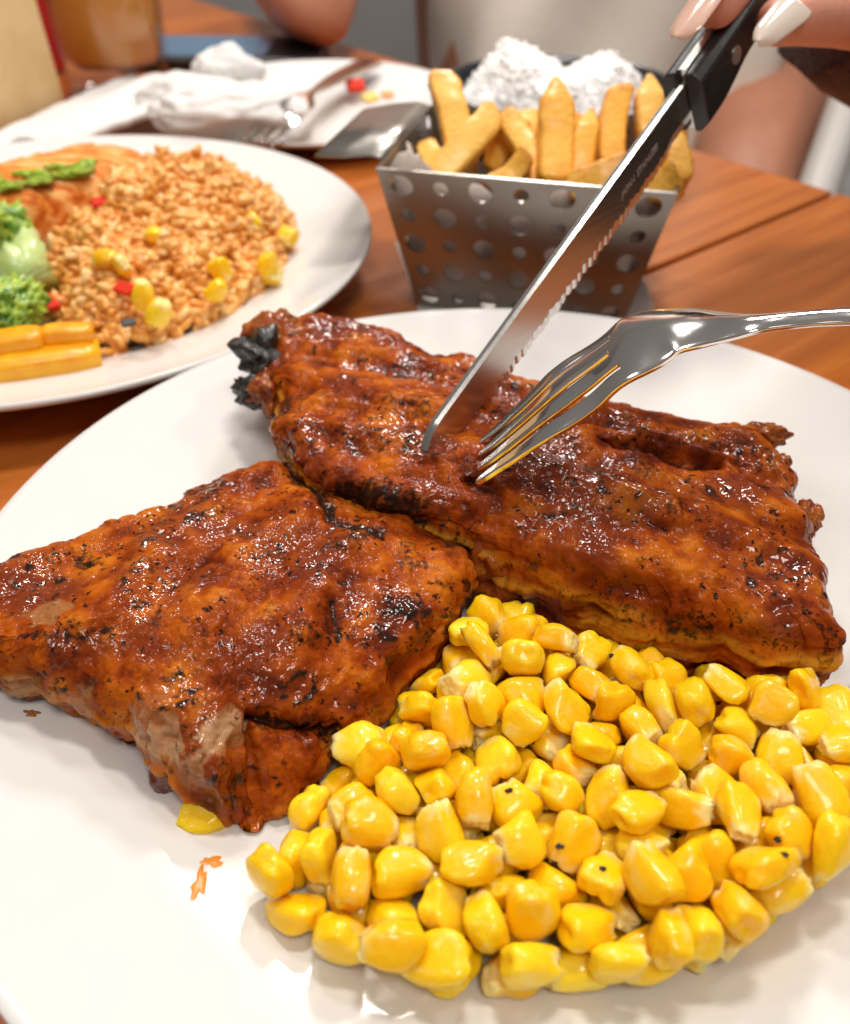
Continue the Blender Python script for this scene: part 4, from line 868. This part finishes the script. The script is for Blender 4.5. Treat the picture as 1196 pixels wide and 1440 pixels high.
def stick(a, b, w_, h_, lab, sd):
    a = np.array(a); b = np.array(b); t = b - a; L = np.linalg.norm(t); t /= L; s = np.cross(t, (0, 0, 1)); s /= np.linalg.norm(s); u = np.cross(s, t); rows = []
    for q in np.linspace(0, 1, 10):
        c = a + t * L * q; ang = np.linspace(0, 2 * np.pi, 24, endpoint=False); e = .55
        k = 1 - .22 * abs(2 * q - 1) ** 6; x = np.sign(np.cos(ang)) * abs(np.cos(ang)) ** e * w_ * k; y = np.sign(np.sin(ang)) * abs(np.sin(ang)) ** e * h_ * k
        ring = c + x[:, None] * s + y[:, None] * u; rows.append(ring + (ring - c) * (.06 * fbm(ring * 150 + sd, 2))[:, None])
    V, F = loft(rows); tag(obj('carrot_stick', V, F, CAR), lab, 'carrot', 'carrot sticks')
stick(at(-60, 528, .0155), at(142, 498, .0150), .0075, .0055, 'long front carrot stick on the left plate', 1)
stick(at(-30, 490, .021), at(62, 476, .022), .0060, .0045, 'shorter carrot stick behind the front one', 2)
stick(at(60, 474, .022), at(132, 470, .021), .0042, .0042, 'small upper carrot piece touching the rice', 3)

# ------------------------------------------------------------------ things at the back of the table
def build_drink():
    c = at(172, 132, 0)[:2]; g = empty('drink_glass', (c[0], c[1], 0)); tag(g, 'tall glass of amber drink with thick clear base, upper left', 'glass')
    gl = mat_glass('clear_glass'); R0 = .0365
    V, F = lathe([(0, .001), (.031, .001), (R0 - .001, .004), (R0, .012), (R0 + .001, .05), (R0 + .003, .15), (R0 + .0015, .1505), (R0 - .0010, .05), (R0 - .003, .026), (R0 - .008, .021), (0, .020)], 64, (c[0], c[1], 0)); o = obj('tumbler', V, F, gl, g)
    for k in range(20):
        a = 2 * math.pi * k / 20; q = np.array([c[0] + (R0 + .0003) * math.cos(a), c[1] + (R0 + .0003) * math.sin(a), 0]); V, F = tube([q + [0, 0, .003], q + [0, 0, .019]], .0022, 8); obj('base_flute', V, F, gl, g)
    am = NT('amber_drink'); am.p(Base_Color=(.78, .34, .05, 1), Roughness=.25, Subsurface_Weight=1.0, Subsurface_Scale=.015); 
    V, F = lathe([(0, .0215), (R0 - .0092, .0222), (R0 - .0045, .028), (R0 - .0014, .05), (R0 - .0002, .120), (0, .120)], 64, (c[0], c[1], 0)); obj('amber_drink', V, F, am.m, g)
build_drink()
def slab_box(name, A, B, C, th, mat, label, cat, bev=.002):
    """plate-like box: corners A,B along one edge, C the opposite side from A; thickness along the normal"""
    A, B, C = map(np.asarray, (A, B, C)); n = np.cross(B - A, C - A); n = n / np.linalg.norm(n) * th
    V = [A, B, B + C - A, C]; V = V + [v + n for v in V]
    return tag(bevel(obj(name, V, [(3, 2, 1, 0), (4, 5, 6, 7), (0, 1, 5, 4), (1, 2, 6, 5), (2, 3, 7, 6), (3, 0, 4, 7)], mat, None, False), bev, 3), label, cat)
TAN = NT('tan_board'); tc = TAN.coord(); TAN.p(Base_Color=TAN.mix(TAN.ramp(TAN.noise(tc, 22, 4), [(.4, 0.0), (.7, 1.0)]), (.74, .53, .27), (.60, .38, .16)), Roughness=.7); TAN = TAN.m
a0 = at(-40, 228, .0006); b0 = at(84, 172, .0006); slab_box('tan_board', a0, b0, a0 + np.array([-.012, .012, .15]), .010, TAN, 'tan upright board cut off by the left edge of the picture', 'board')
RED = simple('red_plastic', (.55, .02, .015), .35); BLK = simple('black_plastic', (.012, .012, .013), .35)
a0 = at(-20, 120, .0006); b0 = at(76, 96, .0006); rb = slab_box('red_holder', a0, b0, a0 + np.array([-.004, .004, .15]), .018, RED, 'red holder with black edge behind the tan board', 'holder', .003)
e0 = b0 + np.array([.001, -.001, 0]); e1 = e0 + np.array([-.004, .004, .15])
V, F = tube([e0 + [0, 0, .004], (e0 + e1) / 2, e1], .0052, 12); obj('edge_trim', V, F, BLK, rb)
def build_phone():
    A = at(248, 100, .001); rz = R_(-2); c = at(322, 84, .0005)
    ph = empty('smartphone', c); tag(ph, 'black smartphone lying at the far end of the table', 'phone')
    V, F = box((c[0], c[1], .0005), .078, .040, .010, rz); bevel(obj('case', V, F, BLK, ph, False), .004, 4)
    V, F = box((c[0] - .018, c[1] + .001, .0104), .053, .034, .0006, rz); t = NT('blue_reflection_glass'); t.p(Base_Color=(.10, .19, .30, 1), Roughness=.12, Specular_IOR_Level=.8); bevel(obj('screen', V, F, t.m, ph, False), .0003, 2)  # blue base colour stands in for a reflection on the black phone
build_phone()
NAP = mat_paper('napkin_tissue', (.90, .89, .87), .9, .25)
def sheet(name, corners, zf, n, m, mat, label, cat, th=.0012, ruf=.0):
    C = [np.asarray(c) for c in corners]; V = []
    for i in range(n):
        for j in range(m):
            u, v = i / (n - 1), j / (m - 1); q = C[0] * (1 - u) * (1 - v) + C[1] * u * (1 - v) + C[2] * u * v + C[3] * (1 - u) * v; q = q + [0, 0, zf(u, v)]; V.append(q)
    V = np.array(V); V = V + ruf * np.column_stack([fbm(V * 45, 3), fbm(V * 45 + 9, 3), abs(fbm(V * 45 + 5, 3)) * 1.5])
    o = obj(name, V, grid_faces(n, m), mat); md = o.modifiers.new('t', 'SOLIDIFY'); md.thickness = th; md.offset = 1; return tag(o, label, cat)
sheet('paper_napkin', [at(-60, 245, .006), at(190, 128, .006), at(285, 152, .010), at(120, 225, .008)], lambda u, v: .005 + .004 * math.sin(v * 3.1) + .0025 * math.sin(v * 14 + u * 2), 40, 30, NAP, 'folded white napkin between the left plate and the amber glass', 'napkin', .004, .0015)
def tissue(name, px, py, z, r, sc, par, sd):
    bm = bmesh.new(); bmesh.ops.create_icosphere(bm, subdivisions=5, radius=1.0); P = np.array([v.co[:] for v in bm.verts]); F = [tuple(v.index for v in f.verts) for f in bm.faces]; bm.free()
    n = fbm(P * .9 + sd, 2); rd = 1 - abs(fbm(P * 1.5 + sd + 7, 3)) * 1.1
    return obj(name, P * (.75 + .35 * n + .30 * rd)[:, None] * np.array(sc) * r + at(px, py, z), F, NAP, par)
o = tissue('crumpled_napkin', 318, 150, .026, .034, (1.25, 1.05, .42), None, 21); tag(o, 'crumpled white napkin lying on the used back plate', 'napkin')
for (px, py, z, r, sc, sd) in ((322, 116, .030, .019, (1.1, .8, .9), 22), (285, 132, .022, .022, (1.5, 1.0, .5), 23)): tissue('fold', px, py, z, r, sc, o, sd)
bit('food_scrap', 500, 124, .013, (.006, .005, .004), REDP, 'red food scrap on the used back plate', 'food scrap', None, 7, .2)
bit('food_scrap', 520, 140, .012, (.006, .004, .003), simple('yellow_scrap', (.72, .50, .08), .5), 'yellow food scrap near the red one on the back plate', 'food scrap', None, 8, .9)
bit('food_scrap', 545, 136, .012, (.004, .003, .003), simple('orange_scrap', (.72, .30, .06), .5), 'orange food scrap on the used back plate nearest the basket', 'food scrap', None, 9, .5)

# ------------------------------------------------------------------ people
SKIN = NT('skin'); kc = SKIN.coord(); kn_ = SKIN.noise(kc, 300, 4); SKIN.p(Base_Color=SKIN.mix(kn_, (.60, .27, .18), (.70, .36, .26)), Roughness=.48, Subsurface_Weight=.35, Subsurface_Scale=.006, Normal=SKIN.bump(SKIN.noise(kc, 700, 4), .25, .0006))
SKIN.b.inputs['Subsurface Radius'].default_value = (1, .4, .2); SKIN = SKIN.m
SKIN2 = NT('tanned_skin'); SKIN2.p(Base_Color=SKIN2.mix(SKIN2.noise(SKIN2.coord(), 60, 3), (.42, .17, .10), (.54, .24, .14)), Roughness=.5); SKIN2 = SKIN2.m
def skin_body(name, joints, edges, mat, parent, sub=2):
    off = np.array(parent.location); me = bpy.data.meshes.new(name); me.from_pydata([tuple(np.array(j[:3]) - off) for j in joints], edges, []); o = link(name, me, None, parent)
    md = o.modifiers.new('k', 'SKIN'); md.use_smooth_shade = True
    sv = me.skin_vertices[0].data
    for i, j in enumerate(joints): sv[i].radius = (j[3], j[4] if len(j) > 4 else j[3])
    sv[0].use_root = True
    subsurf(o, sub); me.materials.append(mat); return o
def J(px, py, d, r): return (*dp(px, py, d), r)
def build_hand():
    root = empty('person', dp(1169, -31, .33)); tag(root, 'hand with long pale nails and dark maroon sleeve holding the steak knife', 'person')
    jt = [J(1330, 10, .325, .024), J(1270, -40, .312, .024), J(1215, -75, .302, .020),        # wrist, palm, knuckles
          J(1160, -120, .292, .0100), J(1075, -85, .272, .0092), J(1028, -28, .2625, .0088), J(1006, 6, .2585, .0078), J(994, 24, .2575, .0060),   # index 3-7
          J(1250, 20, .298, .014), J(1185, 22, .278, .0098), J(1120, 22, .2655, .0088), J(1092, 32, .2625, .0074), J(1080, 40, .2615, .0056),      # thumb 8-12
          J(1190, -150, .315, .0102), J(1110, -150, .300, .0092), J(1075, -90, .292, .0082), J(1095, -30, .290, .0070),                            # middle 13-16
          J(1220, -140, .330, .0098), J(1150, -150, .320, .0090), J(1110, -95, .312, .0080), J(1130, -40, .310, .0068),                            # ring 17-20
          J(1255, -120, .342, .0088), J(1195, -130, .336, .0080), J(1160, -85, .330, .0072), J(1175, -40, .327, .0062)]                            # little 21-24
    ed = [(0, 1), (1, 2), (2, 3), (3, 4), (4, 5), (5, 6), (6, 7), (1, 8), (8, 9), (9, 10), (10, 11), (11, 12), (2, 13), (13, 14), (14, 15), (15, 16), (2, 17), (17, 18), (18, 19), (19, 20), (1, 21), (21, 22), (22, 23), (23, 24)]
    skin_body('hand', jt, ed, SKIN, root, 3)
    def nail(name, base, tip, nrm, w0, w1, mat, sag=.0010):
        base, tip, nrm = map(np.asarray, (base, tip, nrm)); t = tip - base; L = np.linalg.norm(t); t /= L; nrm = nrm - (nrm @ t) * t; nrm /= np.linalg.norm(nrm); s = np.cross(t, nrm); V = []
        for i in range(16):
            q = i / 15; wv = w0 + (w1 - w0) * q; end = 1 - .62 * max(0, (q - .72) / .28) ** 2.0; st = .82 + .18 * min(1, q / .15)
            for j in range(11):
                v = 2 * j / 10 - 1; V.append(base + t * (L * q - .0012 * v * v * (q < .2)) + s * v * wv * end * st + nrm * (.0018 * (1 - v * v) - sag * q * q))
        o = obj(name, V, grid_faces(16, 11), mat, root); m = o.modifiers.new('t', 'SOLIDIFY'); m.thickness = .00035; subsurf(o, 1)
    n1 = NT('pink_nail'); n1.p(Base_Color=(.72, .46, .36, 1), Roughness=.14, Coat_Weight=.8, Coat_Roughness=.05, Subsurface_Weight=.2, Subsurface_Scale=.002)
    n2 = NT('ivory_nail'); n2.p(Base_Color=(.76, .66, .58, 1), Roughness=.12, Coat_Weight=.9, Coat_Roughness=.05, Subsurface_Weight=.2, Subsurface_Scale=.002)
    nail('fingernail', dp(1008, -22, .2535), dp(950, 54, .2515), -CAMR * .75 - CAMW * .75 + CAMU * .1, .0058, .0054, n1.m)
    nail('fingernail', dp(1122, 6, .2560), dp(1064, 60, .2550), -CAMW * .9 + CAMU * .25 + CAMR * .05, .0058, .0036, n2.m)
    sm = NT('maroon_knit'); sc_ = sm.coord(); wv = sm.noise(sc_, 380, 4, .6, 1.0); sm.p(Base_Color=sm.mix(sm.ramp(wv, [(.40, 0.0), (.66, 1.0)]), (.035, .009, .012), (.15, .045, .05)), Roughness=.85, Sheen_Weight=.4, Normal=sm.bump(wv, .8, .003))
    path = [dp(1175, -5, .335), dp(1230, 20, .345), dp(1330, 70, .36), dp(1500, 150, .39)]; V, F = tube(path, [.0265, .0300, .032, .036], 40); V = np.array(V); V = V + .0022 * np.column_stack([fbm(V * 90 + k, 3) for k in (0, 5, 9)])
    obj('sleeve', V, F, sm.m, root)
build_hand()
def build_diner():
    root = empty('person', (.13, 1.02, -.55)); tag(root, 'blurred seated person in cream clothes across the table, elbow by the phone', 'person')
    # seated body: pelvis, belly, chest, one arm with its elbow on the table
    jt = [(.13, 1.06, -.42, .15, .12), (.13, 1.05, -.22, .145, .115), (.13, 1.04, .0, .15, .115), (.13, 1.05, .20, .16, .11), (.13, 1.08, .36, .06, .06),
          (-.03, 1.06, .27, .055), (-.075, .96, .13, .046), (*at(436, 30, .034), .036), (*dp(392, -60, .80), .034), (*dp(350, -190, .78), .028), (.31, 1.06, .27, .055), (.38, .98, .12, .045), (.42, .90, .16, .036), (.27, 1.12, -.30, .10), (*dp(1120, 120, 1.02), .085), (*dp(1048, 212, .86), .060), (*dp(1040, 420, .84), .046), (*dp(1060, 700, .95), .040)]
    ed = [(0, 1), (1, 2), (2, 3), (3, 4), (3, 5), (5, 6), (6, 7), (7, 8), (8, 9), (3, 10), (10, 11), (11, 12), (0, 13), (13, 14), (14, 15), (15, 16), (16, 17)]
    skin_body('body', jt, ed, SKIN2, root, 2)
    sh = mat_cloth('cream_cotton', (.88, .80, .70), 90, .9, .10); n, m = 40, 72; rows = []
    for i in range(n):
        q = i / (n - 1); z = -.36 + .66 * q; ang = np.linspace(0, 2 * np.pi, m, endpoint=False)
        rx = np.interp(q, [0, .3, .6, .9, 1], [.205, .195, .185, .195, .12]); ry = np.interp(q, [0, .3, .6, .9, 1], [.165, .155, .145, .14, .09])
        fold = .012 * np.sin(ang * 9 + 3 * np.sin(q * 5)) * (1 - .5 * q) + .010 * np.sin(ang * 4 + q * 9)
        rows.append(np.column_stack([.185 + (rx + fold) * np.cos(ang), 1.045 + (ry + fold) * np.sin(ang), np.full(m, z)]))
    V, F = loft(rows); obj('shirt', V, F, sh, root)
    h0, h1 = dp(1150, 60, 1.06), dp(1104, 116, .965); ax = (h1 - h0) / np.linalg.norm(h1 - h0)
    V, F = tube([np.array((.27, 1.14, -.28)), h0, h1], [.118, .100, .094], 32); obj('shorts_leg', V, F, sh, root)
    V, F = tube([h1 - ax * .002, h1 + ax * .008], [.0955, .0955], 32); obj('dark_stripe', V, F, simple('dark_trim', (.035, .014, .014), .7), root)
    V, F = tube([h1 + ax * .0082, h1 + ax * .020], [.0950, .0945], 32); obj('hem', V, F, sh, root)
build_diner()

# ------------------------------------------------------------------ specks and smears
OIL = simple('orange_oil', (.72, .26, .03), .3); OIL2 = simple('brown_oil', (.30, .12, .03), .3)
def spot(px, py, r, sc, mat, lab, sd):
    c = on_plate(px, py); n, m = 10, 28; V = [c + [0, 0, .00025]]; F = []
    for i in range(1, n):
        for j in range(m):
            a = 2 * math.pi * j / m; k = i / (n - 1); e = 1 + .20 * math.sin(3 * a + sd) + .16 * math.sin(5 * a + sd * 2) + .10 * math.sin(8 * a); x, y = c[0] + r * sc[0] * k * e * math.cos(a), c[1] + r * sc[1] * k * e * math.sin(a)
            V.append(np.array([x, y, float(plate_z(x, y)) + .0006 + .0003 * (1 - k ** 3)]))
    F += [(0, 1 + j, 1 + (j + 1) % m) for j in range(m)]; F += [tuple(v + 1 for v in f) for f in grid_faces(n - 1, m, False, True)]
    tag(obj('sauce_spot', V, F, mat), lab, 'sauce', 'sauce spots on the plate')
spot(281, 1242, .0032, (.42, 1.2, .02), OIL, 'long orange sauce smear on the bare plate rim', 2); spot(299, 1212, .0019, (1.1, .7, .04), OIL, 'small round orange sauce spot above the long smear', 4)
spot(45, 1003, .0013, (1.2, .8, .12), OIL2, 'tiny brown sauce spot below the left end of the left slab', 6)
fleck(on_plate(1062, 1300, .0004), .0011, 'cracked pepper fleck alone on the white plate', 3)
bpy.context.view_layer.update(); _dg = bpy.context.evaluated_depsgraph_get()
for k, (px, py, r, lab) in enumerate([(717, 1112, .0011, 'pepper fleck on a kernel near the middle of the corn'), (788, 1190, .0012, 'pepper fleck in the front middle of the corn'), (783, 1212, .0012, 'pepper fleck just below another one in the front middle of the corn'), (848, 1222, .0009, 'pepper fleck right of the pair in the front of the corn'),
        (1096, 1180, .0012, 'pepper fleck on the right side of the corn'), (1103, 1202, .0011, 'pepper fleck below the one on the right of the corn'), (750, 1044, .0008, 'small pepper fleck in the back middle of the corn'), (1010, 988, .0009, 'pepper fleck on the corn close to the right slab'), (861, 922, .0010, 'pepper fleck on the corn under the front edge of the right slab')]):
    d = dp(px, py, 1.0) - CAMV; d /= np.linalg.norm(d); hit, loc, nrm, *_ = S.ray_cast(_dg, Vector(CAMV), Vector(d))
    if hit: fleck(np.array(loc), r * .55, lab, 20 + k)
